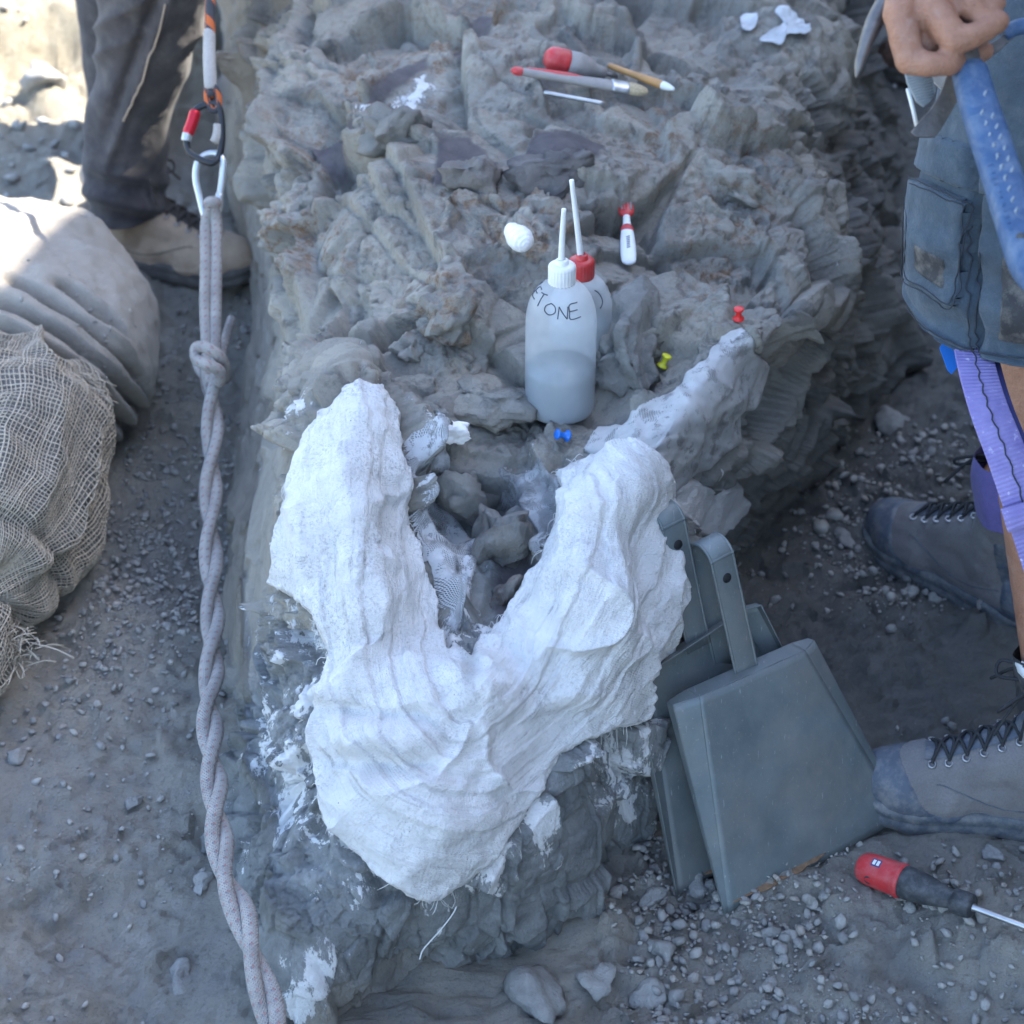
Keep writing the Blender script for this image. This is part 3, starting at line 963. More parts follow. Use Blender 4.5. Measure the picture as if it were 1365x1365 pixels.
# broad forms: shoulder knob, lip roll, diagonal valley, pleats
def hump(x, y, sx, sy, ang=0):
    c, s = math.cos(R(ang)), math.sin(R(ang))
    u = ((PX - x) * c + (PY - y) * s) / sx
    v = (-(PX - x) * s + (PY - y) * c) / sy
    return np.exp(-(u * u + v * v))
forms = (0.030 * hump(640, 935, 52, 34, 10) + 0.022 * hump(520, 985, 75, 22, 5) - 0.018 * hump(500, 948, 90, 13, 6) - 0.014 * hump(520, 1020, 80, 14, 4)
         + 0.022 * hump(540, 1085, 110, 50, 10) + 0.006 * hump(490, 560, 26, 45, 10) + 0.022 * hump(838, 650, 45, 55, 20) - 0.030 * hump(725, 985, 26, 75, 38)
         + 0.020 * hump(800, 830, 40, 120, 22) - 0.020 * hump(838, 760, 13, 110, 4) + 0.018 * hump(872, 800, 18, 90, 4) + 0.014 * hump(420, 720, 40, 70, 10)
         - 0.008 * hump(455, 780, 14, 120, 0) + 0.012 * hump(760, 925, 70, 18, -18) - 0.010 * hump(690, 1060, 20, 70, 30) + 0.016 * hump(780, 690, 25, 40, 20) - 0.010 * hump(655, 1010, 14, 70, 35))
Sj = S0
lay_ = 0
for e_, sg_ in ((-62, 1), (-38, -1), (-20, 1), (4, 1), (22, -1), (44, 1), (66, -1)):   # overlapping bandage edges
    lay_ = lay_ + sg_ * .0036 * sstep(-1.0, 1.0, fd - e_ + 16 * fbm(np.stack([fs / 170, fs * 0 + e_, fs * 0], -1), 3, 58) + 2.5 * fbm(S0 * 90, 2, 59))
tj = 0.008 + fold + 0.85 * forms + lay_ + .012 * np.maximum(0, 1 - 3.2 * np.abs(fbm(S0 * 7.5, 3, 54))) ** 2 + 0.010 * fbm(S0 * 15, 4, 65) + 0.0018 * fbm(S0 * 110, 3, 66)
tj = np.maximum(tj, .005 + .3 * tj)
ed = sstep(0.0, 14.0, SDJ)
offj = tj * ed - 0.010 * (1 - sstep(0.0, 3.0, SDJ))
PJ = Sj + N0 * offj[..., None]
thin = np.clip(0.75 * sstep(560, 500, PX) * sstep(900, 820, PY) + 0.8 * sstep(690, 760, PX + 0.3 * (PY - 900)) * sstep(850, 900, PY) + 0.35 + 0.4 * sstep(20, 4, SDJ), 0, 1)
jacket = thing('plaster_jacket', 'white plaster and gauze jacket draped over the front of the rock block', 'plaster jacket', at(570, 1204, 0.1))
Vj, Qj, uj, thj = compact(PJ.reshape(-1, 3), grid_faces(NR, NCOL, mask=SDJ > 0), uvj, thin)
jb = mesh_np('plaster_shell', Vj, Qj, M_plaster, uv=uj, attrs={'thin': thj})
adopt(jacket, jb)
# splatter patch beside the dustpans
Vp, Qp, up_, thp = compact((smooth_grid(S1, 4) + N0 * (0.009 + 0.003 * fbm(S0 * 40, 3, 67) - 0.014 * (1 - sstep(0, 4, SDP)))[..., None]).reshape(-1, 3), grid_faces(NR, NCOL, mask=SDP > 0), uvj, thin)
pp = mesh_np('plaster_patch', Vp, Qp, M_plaster, uv=up_, attrs={'thin': thp * 0.0 - .3})
tag(pp, 'flat white plaster patch smeared on the shaded side of the rock')
adopt(jacket, pp)
# frayed threads along the hem and one long loose thread
M_thread = simple_mat('cotton_thread', (0.72, 0.72, 0.70), 0.9, var=0.1)
th = []
bmask = (SDJ > 0.5) & (SDJ < 3.0) & (PY > 560)
bi = np.argwhere(bmask)
for k in rng.choice(len(bi), 260, replace=False):
    i, j = bi[k]
    if not (3 < i < NR - 4 and 3 < j < NCOL - 4): continue
    p = PJ[i, j] + N0[i, j] * 0.004
    gxp, gyp = np.gradient(SDJ[i - 2:i + 3, j - 2:j + 3])
    out = -(gyp[2, 2] * (S0[i, j + 1] - S0[i, j]) + gxp[2, 2] * (S0[i + 1, j] - S0[i, j]))
    nrm = np.linalg.norm(out)
    if nrm < 1e-9: continue
    out /= nrm
    L = rng.uniform(0.006, 0.022)
    side = np.cross(out, N0[i, j]) * rng.uniform(-0.6, 0.6)
    pts = [p - out * 0.004, p + (out + side) * L * 0.5 + N0[i, j] * rng.uniform(0, .004), p + (out * 0.9 + side * 1.6) * L + np.array([0, 0, -L * 0.4])]
    th.append(tube_arrays(crspline(pts, 6), 0.00045, 3))
fr = joined('frayed_threads', th, M_thread)
tag(fr, kind='stuff')
adopt(jacket, fr)
lt = [at(612, 1186, .13), at(606, 1204, .12), at(590, 1226, .10), at(574, 1244, .085), at(564, 1256, .075), at(560, 1268, .066)]
adopt(jacket, tube('loose_thread', crspline(np.array(lt) + np.array([0, -0.012, 0]), 30), 0.0009, M_thread, sides=5))

# ================================================================== gauze strip over the right-hand edge
def cloth_on_rock(name, SD, extra, mat, freq=1.0):
    base = smooth_grid(S1, 8)
    o_ = 0.007 + extra + 0.0035 * fbm(S0 * 30, 3, 68) - 0.010 * (1 - sstep(0, 3, SD))
    P = base + N0 * o_[..., None]
    du = np.cumsum(np.linalg.norm(np.diff(P, axis=1, prepend=P[:, :1]), axis=2), axis=1)
    dv = np.cumsum(np.linalg.norm(np.diff(P, axis=0, prepend=P[:1]), axis=2), axis=0)
    V, Q, u = compact(P.reshape(-1, 3), grid_faces(NR, NCOL, mask=SD > 0), np.stack([smooth_grid(du, 20), smooth_grid(dv, 20)], -1) * freq)
    return mesh_np(name, V, Q, mat, uv=u)
gs_, gd_ = polyline_sd(PX, PY, [(790,600),(870,570),(930,530),(975,480),(1000,440)])
pleat = 0.0022 * (1 - 2 * np.abs(vnoise(np.stack([gs_ / 26, gd_ / 70, 0 * gs_], -1), 77))) + 0.004 * hump(960, 540, 40, 40)
gz = cloth_on_rock('gauze_strip', SDG, pleat, gauze_material('dusty_gauze', 430, 0.9, (0.58, 0.58, 0.57)))
tag(gz, 'unplastered grey gauze strip folded over the right edge of the rock', 'gauze')
# gauze laid inside the V-shaped opening
INNER = [(530,590),(552,572),(580,590),(600,612),(606,650),(622,680),(640,716),(640,760),(630,800),(618,850),(606,868),(588,850),(570,800),(556,740),(545,690),(536,640)]
SDI = poly_sd(PX, PY, INNER) + smooth_grid(jit, 4) * 0.5
gi = cloth_on_rock('gauze_strip', SDI, 0.003 + 0.003 * vnoise(S0 * 30, 78), gauze_material('blue_white_gauze', 430, 0.7, (0.62, 0.63, 0.64)))
tag(gi, 'loose pale gauze lining the left wall of the V-shaped opening', 'gauze')
INNER2 = [(664,622),(690,628),(722,622),(752,640),(746,664),(735,700),(716,742),(700,730),(706,700),(690,672),(676,648)]
SDI2 = poly_sd(PX, PY, INNER2) + smooth_grid(jit, 4) * 0.5
M_film = gauze_material('wet_tissue', 420, 0.75, (0.46, 0.47, 0.48))
gj = cloth_on_rock('tissue_sheet', SDI2, 0.003 + 0.003 * vnoise(S0 * 26, 79), M_film)
tag(gj, 'thin white tissue sheet at the right inside the V-shaped opening', 'tissue')

# ================================================================== loose gravel (uncountable)
def stone_mesh_np(sub, seed, sq=(1, 1, 1), rough=0.35):
    bm = bmesh.new()
    bmesh.ops.create_icosphere(bm, subdivisions=sub, radius=1.0)
    V = np.array([v.co for v in bm.verts])
    Q = np.array([[v.index for v in f.verts] for f in bm.faces])
    bm.free()
    r_ = np.random.default_rng(seed)
    # cut by random planes: angular chips
    for k in range(9):
        n = r_.normal(size=3)
        n /= np.linalg.norm(n)
        d = r_.uniform(0.45, 0.85)
        e = np.maximum(0, V @ n - d)
        V = V - e[:, None] * n
    V = V * (1 + rough * 0.3 * vnoise(V * 2.3 + seed, seed)[:, None])
    return V * np.array(sq), Q

chips = [stone_mesh_np(1, s, (1, rng.uniform(.6, .95), rng.uniform(.4, .7))) for s in range(14)]
def scatter(name, pts, sizes, mat, sub=None):
    Vs, Qs, A, o = [], [], [], 0
    for (x, y, z), sz in zip(pts, sizes):
        V, Q = chips[rng.integers(len(chips))]
        a, b, c = rng.uniform(0, 6.28), rng.normal(0, .45), rng.normal(0, .45)
        Rm = np.array(Matrix.Rotation(a, 3, 'Z') @ Matrix.Rotation(b, 3, 'X') @ Matrix.Rotation(c, 3, 'Y'))
        Vs.append((V * sz) @ Rm.T + np.array([x, y, z + sz * 0.18]))
        Qs.append(Q + o)
        A.append(np.full(len(V), rng.random()))
        o += len(V)
    return mesh_np(name, np.concatenate(Vs), np.concatenate(Qs), mat, smooth=False, attrs={'tone': np.concatenate(A)})

def stone_material():
    t = NT('loose_stone')
    tone = t.attr('tone')
    n = t.noise(60, 5, 0.65)
    c = t.ramp(tone, [(0.0, (0.24, 0.235, 0.225)), (0.5, (0.36, 0.345, 0.32)), (0.92, (0.47, 0.44, 0.39)), (1.0, (0.40, 0.33, 0.27))])
    c = t.mix(t.ramp(n, [(0.35, 0.0), (0.7, 0.6)]), c, (0.44, 0.435, 0.41))
    t.color(c)
    t.set(Roughness=0.92)
    t.p.inputs['Specular IOR Level'].default_value = 0.25
    t.bump(t.noise(70, 7, 0.75), 0.006)
    t.bump(t.noise(260, 4, 0.7), 0.0015)
    return t.m
M_stone = stone_material()

def gravel_pts(n, boxes, smin, smax, seed):
    r_ = np.random.default_rng(seed)
    B = np.array(boxes)[r_.integers(len(boxes), size=n)]
    x, y = r_.uniform(B[:, 0], B[:, 1]), r_.uniform(B[:, 2], B[:, 3])
    cl = fbm(np.stack([x * 4.0, y * 4.0, np.full(n, seed * 1.0)], -1), 2, 44)
    ok = cl > r_.uniform(-0.30, 0.30, n)
    x, y = x[ok], y[ok]
    s = smin * (smax / smin) ** (r_.random(len(x)) ** 3.0)
    return [(a, b, ground_z(a, b)) for a, b in zip(x, y)], list(s)
bx1 = [(-.62, -.30, 1.9, 3.3), (-.62, -.30, 2.0, 2.8), (-.9, -.28, 1.25, 2.6)]
bx2 = [(.12, .75, 1.35, 2.0), (.2, .95, 1.3, 2.6), (.35, 1.2, 2.0, 3.9), (.15, .55, 1.38, 1.75), (.45, .9, 2.1, 2.9)]
bx3 = [(-1.6, -.4, 3.2, 5.2)]
P1, Z1 = gravel_pts(11500, bx1, .0013, .010, 1)
P2, Z2 = gravel_pts(16000, bx2, .0013, .013, 2)
P3, Z3 = gravel_pts(1500, bx3, .004, .022, 3)
P4, Z4 = gravel_pts(420, [(.02, .34, 1.36, 1.62), (.0, .30, 1.40, 1.56), (.5, .8, 1.40, 1.65), (.35, .7, 2.3, 3.2)], .006, .021, 4)
gv = scatter('gravel', P1 + P2 + P3 + P4, Z1 + Z2 + Z3 + Z4, M_stone)
tag(gv, 'loose grey gravel and stone chips over the trench floor', 'gravel', kind='stuff')

# ================================================================== more helpers
FWD = np.array([0, CP, -SP]); UPV = np.array([0, SP, CP]); RGT = np.array([1.0, 0, 0])
CAMP = np.array([0, 0, CAM_H])
def dp(px, py, dep):
    """point at depth dep from the viewpoint"""
    return CAMP + dep * (FWD + (px - 682.5) / F * RGT + (682.5 - py) / F * UPV)

def ring_loft(name, centers, radii, mat, parent=None, n=120, m=90, disp=None, up=(0, 1, 0), cap=True, pw=2.0):
    """tube with elliptical rings (rx, ry) along centers; disp(P, N, u, ang) -> outward offset"""
    Cn = crspline(centers, n)
    Rd = crspline(radii, n)
    ang = np.linspace(0, 2 * math.pi, m, endpoint=False)
    T = np.gradient(Cn, axis=0)
    T /= np.linalg.norm(T, axis=1, keepdims=True)
    Y = np.asarray(up, float)[None] - T * (T @ np.asarray(up, float))[:, None]
    Y /= np.linalg.norm(Y, axis=1, keepdims=True)
    X = np.cross(Y, T)
    c, s = np.cos(ang), np.sin(ang)
    c, s = np.sign(c) * np.abs(c) ** (2 / pw), np.sign(s) * np.abs(s) ** (2 / pw)
    D = X[:, None] * c[None, :, None] * Rd[:, None, :1] + Y[:, None] * s[None, :, None] * Rd[:, None, 1:2]
    P = Cn[:, None] + D
    N = D / (np.linalg.norm(D, axis=-1, keepdims=True) + 1e-9)
    if disp is not None:
        u = np.broadcast_to(np.linspace(0, 1, n)[:, None], (n, m))
        P = P + N * disp(P, N, u, np.broadcast_to(ang[None], (n, m)))[..., None]
    Q = grid_faces(n, m, True)
    V = P.reshape(-1, 3)
    uv = np.stack(np.broadcast_arrays(np.linspace(0, 1, n)[:, None], (ang / 6.2832)[None]), -1).reshape(-1, 2)
    Ql = [tuple(map(int, q)) for q in Q]
    if cap:
        k = len(V)
        V = np.concatenate([V, P[0].mean(0)[None], P[-1].mean(0)[None]])
        uv = np.concatenate([uv, [[0, 0], [1, 0]]])
        Ql += [(j, k, (j + 1) % m) for j in range(m)] + [((n - 1) * m + (j + 1) % m, k + 1, (n - 1) * m + j) for j in range(m)]
    o = mesh_np(name, V, Ql, mat, parent, uv=uv)
    return o, P, N

def patch_on_grid(name, P, N, poly, off, mat, front_only=True, edge=2.5, closed=True):
    """panel sewn on a cloth grid: proud inside the outline, its border dips smoothly under the cloth"""
    px, py, dep = proj(P)
    sd = poly_sd(px, py, poly)
    mk = sd > -4
    if front_only:
        mk &= ((CAMP - P) * N).sum(-1) > 0
    n, m = px.shape
    o_ = np.where(sd > 0, off * np.sqrt(np.clip(sd / edge, 0, 1)), -.003 * np.clip(-sd / 2, 0, 1))
    V, Q = compact((P + N * o_[..., None]).reshape(-1, 3), grid_faces(n, m, closed, mk))
    return mesh_np(name, V, Q, mat) if len(Q) else None

def surf_path(P, N, pts, off, n=40):
    px, py, _d = proj(P)
    ok = ((CAMP - P) * N).sum(-1) > 0
    out = []
    for x, y in crspline(np.array(pts, float), n):
        d = (px - x) ** 2 + (py - y) ** 2 + np.where(ok, 0, 1e6)
        k = np.unravel_index(np.argmin(d), d.shape)
        out.append(P[k] + N[k] * off)
    out = np.array(out)
    out[1:-1] = (out[:-2] + 2 * out[1:-1] + out[2:]) / 4
    return out

def plate(name, pts, thick, nrm, mat, parent=None, bevel=0.0):
    """flat plate of real thickness from an outline of 3-D points"""
    pts = np.asarray(pts, float)
    n = len(pts)
    nrm = np.asarray(nrm, float)
    V = np.concatenate([pts, pts + nrm * thick])
    Q = [tuple(range(n))[::-1], tuple(range(n, 2 * n))] + [(i, (i + 1) % n, n + (i + 1) % n, n + i) for i in range(n)]
    o = mesh_np(name, V, Q, mat, parent, smooth=False)
    bm = bmesh.new(); bm.from_mesh(o.data); bmesh.ops.recalc_face_normals(bm, faces=bm.faces)
    if bevel: bmesh.ops.bevel(bm, geom=list(bm.edges), offset=bevel, segments=2, affect='EDGES', profile=0.6)
    bm.to_mesh(o.data); bm.free()
    return o

def ribbon(name, path, wdir, w, th, mat, parent=None):
    path = np.asarray(path, float)
    n = len(path)
    T = np.gradient(path, axis=0); T /= np.linalg.norm(T, axis=1, keepdims=True)
    wd = np.broadcast_to(np.asarray(wdir, float), path.shape)
    wd = wd - T * (wd * T).sum(1, keepdims=True); wd /= np.linalg.norm(wd, axis=1, keepdims=True)
    Nn = np.cross(T, wd)
    w = np.broadcast_to(np.asarray(w, float), (n,))[:, None]
    prof = [(-.5, -.25), (-.47, -.5), (.47, -.5), (.5, -.25), (.5, .25), (.47, .5), (-.47, .5), (-.5, .25)]
    V = np.stack([path + wd * w * a + Nn * th * b for a, b in prof], 1)
    L = np.concatenate([[0], np.cumsum(np.linalg.norm(np.diff(path, axis=0), axis=1))])
    uv = np.stack(np.broadcast_arrays(L[:, None], np.array([p[0] for p in prof])[None]), -1).reshape(-1, 2)
    Q = [tuple(map(int, q)) for q in grid_faces(n, 8, True)] + [tuple(range(8))[::-1], tuple((n - 1) * 8 + k for k in range(8))]
    return mesh_np(name, V.reshape(-1, 3), Q, mat, parent, uv=uv)

def place(o, M):
    o.matrix_world = M
    return o

# ================================================================== object materials
def fabric(name, col, scale=900, var=0.25, rough=0.95, dust=0.0, fade=None):
    t = NT(name)
    c = t.ramp(t.noise(14, 5, 0.65), [(0.3, tuple(v * (1 - var) for v in col)), (0.7, tuple(min(1, v * (1 + var)) for v in col))])
    if fade: c = t.mix(t.ramp(t.noise(24, 6, 0.7, 0.5), [(0.5, 0.0), (0.72, 0.6)]), c, fade)
    if dust: c = t.mix(t.ramp(t.noise(20, 6, 0.7), [(0.45, 0.0), (0.75, dust)]), c, (0.36, 0.33, 0.29))
    fine = t.noise(scale, 2, 0.6)
    c = t.mix(t.ramp(fine, [(0.3, 0.28), (0.6, 0.0)]), c, tuple(v * 0.35 for v in col))
    t.color(c)
    t.set(Roughness=rough)
    t.p.inputs['Specular IOR Level'].default_value = 0.2
    t.p.inputs['Sheen Weight'].default_value = 0.15
    t.bump(t.noise(90, 5, 0.6), 0.0015)
    t.bump(fine, 0.0004)
    return t.m

M_poly = NT('cloudy_polythene')
_f = M_poly.noise(18, 4, 0.6)
M_poly.color(M_poly.ramp(_f, [(0.3, (0.66, 0.70, 0.73)), (0.7, (0.78, 0.81, 0.83))]))
M_poly.set(Roughness=0.38, Alpha=0.34)
M_poly.p.inputs['Subsurface Weight'].default_value = 0.25
M_poly.p.inputs['Subsurface Radius'].default_value = (0.02, 0.02, 0.02)
M_poly = M_poly.m
M_poly2 = simple_mat('grimy_polythene', (0.52, 0.53, 0.50), 0.45, var=0.12)
M_liquid = simple_mat('cloudy_solvent', (0.13, 0.17, 0.19), 0.3, var=0.1)
M_whitecap = simple_mat('white_plastic', (0.74, 0.75, 0.74), 0.4, var=0.06, dust=0.12)
M_redcap = simple_mat('red_plastic', (0.50, 0.035, 0.035), 0.38, var=0.12, dust=0.12)
M_ink = simple_mat('marker_ink', (0.05, 0.055, 0.075), 0.6, var=0.1)
M_bluepin = simple_mat('blue_pin_plastic', (0.02, 0.17, 0.62), 0.3, var=0.05)
M_yellowpin = simple_mat('yellow_pin_plastic', (0.72, 0.68, 0.04), 0.3, var=0.05)
M_redpin = simple_mat('red_pin_plastic', (0.70, 0.03, 0.025), 0.3, var=0.05)
M_steel = simple_mat('dull_steel', (0.45, 0.46, 0.47), 0.38, 0.9, var=0.2)
M_darksteel = simple_mat('worn_tool_steel', (0.17, 0.16, 0.155), 0.5, 0.75, var=0.35, bump=0.0006, dust=0.25)
M_wood = simple_mat('varnished_wood', (0.44, 0.23, 0.08), 0.45, var=0.2)
M_bristle = simple_mat('brush_bristle', (0.50, 0.40, 0.25), 0.9, var=0.35, vscale=400, bump=0.001, bscale=700)
M_greyhandle = simple_mat('dusty_grey_handle', (0.27, 0.25, 0.24), 0.6, var=0.15, dust=0.4)
M_blackrub = simple_mat('black_rubber_grip', (0.035, 0.038, 0.042), 0.6, var=0.3, dust=0.3, dcol=(0.25, 0.25, 0.25))
M_redgrip = simple_mat('scuffed_red_grip', (0.52, 0.03, 0.035), 0.45, var=0.15, dust=0.35, dcol=(0.42, 0.20, 0.19))
M_plasterlump = simple_mat('plaster_lump', (0.82, 0.81, 0.79), 0.85, var=0.08, bump=0.002, bscale=90)
def galvanised():
    t = NT('galvanised_sheet')
    n = t.noise(14, 6, 0.7)
    c = t.ramp(n, [(0.3, (0.125, 0.155, 0.165)), (0.7, (0.19, 0.225, 0.23))])
    c = t.mix(t.ramp(t.noise(8, 9, 0.72, 0.3), [(0.40, 0.0), (0.70, 0.6)]), c, (0.28, 0.255, 0.225))
    c = t.mix(t.ramp(t.noise(220, 4, 0.7), [(0.62, 0.0), (0.70, 0.5)]), c, (0.36, 0.34, 0.31))
    sc = t.noise(60, 3, 0.6, vec=t.mapped((6.0, 0.8, 0.8), rot=(0.4, 0.7, 0.5)))
    c = t.mix(t.ramp(sc, [(0.68, 0.0), (0.72, 0.6)]), c, (0.44, 0.46, 0.46))
    t.color(c)
    t.set(Roughness=t.ramp(n, [(0.3, 0.42), (0.7, 0.66)]), Metallic=0.35)
    t.bump(t.noise(35, 5, 0.6), 0.0012)
    return t.m
M_galv = galvanised()
M_rust = simple_mat('rust', (0.20, 0.12, 0.07), 0.9, var=0.35, vscale=120, bump=0.001)

def rope_material():
    t = NT('flecked_rope_sheath')
    uv = t.coord('UV')
    sep = t.new('ShaderNodeSeparateXYZ')
    t.ln(uv, sep.inputs[0])
    def dots(k1, k2, off, thr):
        a = t.math('ADD', t.math('MULTIPLY', sep.outputs[0], k1), t.math('MULTIPLY', sep.outputs[1], k2))
        b = t.math('SUBTRACT', t.math('MULTIPLY', sep.outputs[0], k1), t.math('MULTIPLY', sep.outputs[1], k2))
        s = t.math('MULTIPLY', t.math('SINE', t.math('ADD', a, off)), t.math('SINE', t.math('ADD', b, off * 1.7)))
        return t.math('GREATER_THAN', s, thr)
    c = t.ramp(t.noise(30, 5, 0.6), [(0.3, (0.26, 0.24, 0.23)), (0.7, (0.40, 0.375, 0.35))])
    c = t.mix(t.math('MULTIPLY', dots(250, 18.85, 0.3, 0.78), 0.5), c, (0.36, 0.085, 0.075))
    c = t.mix(t.math('MULTIPLY', dots(250, 18.85, 2.4, 0.78), 0.5), c, (0.12, 0.14, 0.18))
    c = t.mix(t.ramp(t.noise(45, 6, 0.7), [(0.5, 0.0), (0.75, 0.65)]), c, (0.40, 0.38, 0.35))
    t.color(c)
    t.set(Roughness=0.9)
    a = t.math('ADD', t.math('MULTIPLY', sep.outputs[0], 1500), t.math('MULTIPLY', sep.outputs[1], 75.4))
    b = t.math('SUBTRACT', t.math('MULTIPLY', sep.outputs[0], 1500), t.math('MULTIPLY', sep.outputs[1], 75.4))
    t.bump(t.math('MAXIMUM', t.math('SINE', a), t.math('SINE', b)), 0.0006)
    t.bump(t.noise(60, 4, 0.6), 0.0012)
    return t.m
M_rope = rope_material()

def skin_material():
    t = NT('tanned_skin')
    c = t.ramp(t.noise(40, 5, 0.65), [(0.3, (0.27, 0.125, 0.075)), (0.7, (0.40, 0.205, 0.13))])
    c = t.mix(t.ramp(t.noise(26, 5, 0.7), [(0.55, 0.0), (0.8, 0.35)]), c, (0.42, 0.36, 0.32))
    t.color(c)
    t.set(Roughness=0.55)
    t.p.inputs['Subsurface Weight'].default_value = 0.12
    t.p.inputs['Subsurface Radius'].default_value = (0.01, 0.004, 0.002)
    t.bump(t.noise(150, 5, 0.65), 0.0016)
    t.bump(t.voro(420), 0.0006)
    return t.m
M_skin = skin_material()

# ================================================================== rock pieces lying in and on the block
def chunk(name, px, py, size, sq, rot, seed, mat, sink=0.30, parent=None, attrs=None, rough=0.35, sub=4, bone=0.0, fresh=0.0, rust=0.0):
    V, Q = stone_mesh_np(sub, seed, sq, rough)
    p, n = on_rock(px, py)
    Rm = np.array((Matrix.Rotation(R(rot[2]), 3, 'Z') @ Matrix.Rotation(R(rot[1]), 3, 'Y') @ Matrix.Rotation(R(rot[0]), 3, 'X')))
    V = (V * size) @ Rm.T
    nn = V / (np.linalg.norm(V, axis=1, keepdims=True) + 1e-9)
    V = V + nn * (size * 0.30 * blocks(V + seed, size * 0.75, seed, .6, .9, .4) + size * 0.10 * blocks(V, size * 0.28, seed + 3, .7, .9, .5) + size * 0.16 * facets(V + seed, size * .42, seed + 5, 1.2, .15) + size * 0.05 * facets(V, size * .14, seed, 1.2, .2) + size * 0.05 * fbm(V / size * 3, 4, seed))[:, None]
    V = V + p + n * size * (0.5 * min(sq) - sink)
    one = np.ones(len(V))
    return mesh_np(name, V, Q, mat, parent, attrs={'fresh': one * fresh, 'earth': 0 * one, 'rust': one * rust, 'bone': one * bone, 'splash': 0 * one, 'tone': one * ((seed * .37) % 1.0), 'dark_right': 0 * one})
for k, (px, py, s, sq, rot, kw) in enumerate([
    (532, 178, .056, (1, .8, .6), (10, 0, 30), {}), (832, 470, .080, (.75, 1.15, .5), (20, 10, -20), dict(fresh=.5)),
    (622, 243, .050, (.8, 1, .8), (0, 20, 10), dict(bone=.55, rust=.4)), (600, 425, .060, (1, .8, .7), (0, 0, 20), dict(rust=.8)),
    (745, 222, .075, (1.2, .55, .35), (15, 0, 20), dict(bone=.7, sink=.3)), (985, 255, .06, (1.2, .6, .5), (0, 10, -25), dict(rust=.7, sink=.35)),
    (548, 465, .026, (1, .7, .6), (0, 0, 0), {}), (630, 530, .065, (1.2, .8, .35), (0, 0, -12), dict(sink=.2)),
    (622, 668, .066, (.6, .55, 1.2), (25, -15, 0), dict(fresh=.7, sink=.2)), (655, 735, .075, (.6, .6, 1.3), (20, 20, 10), dict(fresh=.4, bone=.25, rust=.3, sink=.2)),
    (672, 800, .045, (.4, .5, 1.2), (25, 25, 0), dict(bone=.5, rust=.8)),
]):
    c_ = chunk('rock_chunk', px, py, s, sq, rot, 300 + k, M_rock, **kw)
    adopt(rock, c_)

# sight-line tests from here on see the loose chunks too
_vs = [tuple(map(float, v)) for v in _rp]
_fs = [tuple(map(int, q)) for q in grid_faces(*S1[ii].shape[:2])]
for c_ in rock.children:
    if c_.name.startswith('rock_chunk'):
        b0 = len(_vs)
        _vs += [tuple(v.co) for v in c_.data.vertices]
        _fs += [tuple(b0 + i for i in p.vertices) for p in c_.data.polygons]
rock_bvh = BVHTree.FromPolygons(_vs, _fs)

# ================================================================== wash bottles
def bottle(name, label, base, prof, cap_r, cap_z, tube_pts, mat, capmat, liq=None):
    b = thing(name, label, 'bottle', base)
    Mb = Matrix.Translation(Vector([float(v) for v in base]))
    h0 = prof[-1][1]
    o = lathe('bottle_body', crspline(np.array(prof), 70), mat, sides=64, M=Mb); adopt(b, o)
    cp = [(0.0, cap_z + .026), (cap_r * .35, cap_z + .0262), (cap_r * .8, cap_z + .0258), (cap_r * .97, cap_z + .0235), (cap_r, cap_z + .021), (cap_r, cap_z + .002), (cap_r * .96, cap_z), (cap_r * .7, cap_z)]
    Vn = 72
    c = lathe('cap', cp, capmat, sides=Vn, M=Mb)
    me = c.data
    for i, v in enumerate(me.vertices):             # ribbed rim
        if 3 <= i // Vn <= 5 and i % 3 == 0:
            d = Vector((v.co.x - base[0], v.co.y - base[1], 0)); v.co -= d.normalized() * 0.0009
    adopt(b, c)
    tp = crspline(np.array(tube_pts), 24)
    t_ = tube('spout_tube', tp, np.linspace(.0044, .0030, 24), M_whitecap, sides=12); adopt(b, t_)
    col = lathe('tube_collar', [(cap_r * .5, cap_z + .024), (cap_r * .45, cap_z + .031), (.0046, cap_z + .033), (.0044, cap_z + .028)], capmat, sides=24, M=Mb); adopt(b, col)
    if liq:
        pr = np.array(prof)
        lv = [(0, .003)] + [(max(0.0, r_ - .0022), max(z_, .003)) for r_, z_ in crspline(pr, 70) if z_ < liq and r_ > .01] + [(np.interp(liq, pr[2:, 1], pr[2:, 0]) - .0022, liq), (0, liq)]
        adopt(b, lathe('liquid', lv, M_liquid, sides=48, M=Mb))
    return b
pf = [(.0001, .001), (.03, .0), (.0405, .002), (.0435, .009), (.0440, .03), (.0440, .08), (.0438, .125), (.0425, .142), (.0385, .157), (.0310, .171), (.0215, .180), (.0160, .184)]
def bottle_base(px, py, rad):
    z = .42
    for _k in range(4):
        p = at(px, py, z)
        hs = [rock_top(p[0] + rad * a, p[1] + rad * b, z) for a in (-.8, 0, .8) for b in (-.8, 0, .8)]
        z = float(np.percentile(hs, 70))
    return at(px, py, z)
bA = bottle_base(746, 545, .044)
bB = bottle_base(772, 500, .040)
fb = bottle('wash_bottle', 'cloudy wash bottle with white cap and handwritten lettering on its shoulder', bA, pf, .0170, .182,
            [bA + np.array([-.001, 0, .204]), bA + np.array([-.0005, 0, .24]), bA + np.array([.001, .0, .281])], M_poly, M_whitecap, .062)
pr2 = [(r_ * .91, z_ * .80) for r_, z_ in pf]
rbt = bottle('wash_bottle', 'wash bottle with red cap standing behind the white-capped one', bB, pr2, .0165, .146,
             [bB + np.array([-.001, 0, .168]), bB + np.array([-.006, 0, .21]), bB + np.array([-.015, .0, .28])], M_poly, M_redcap, .085)
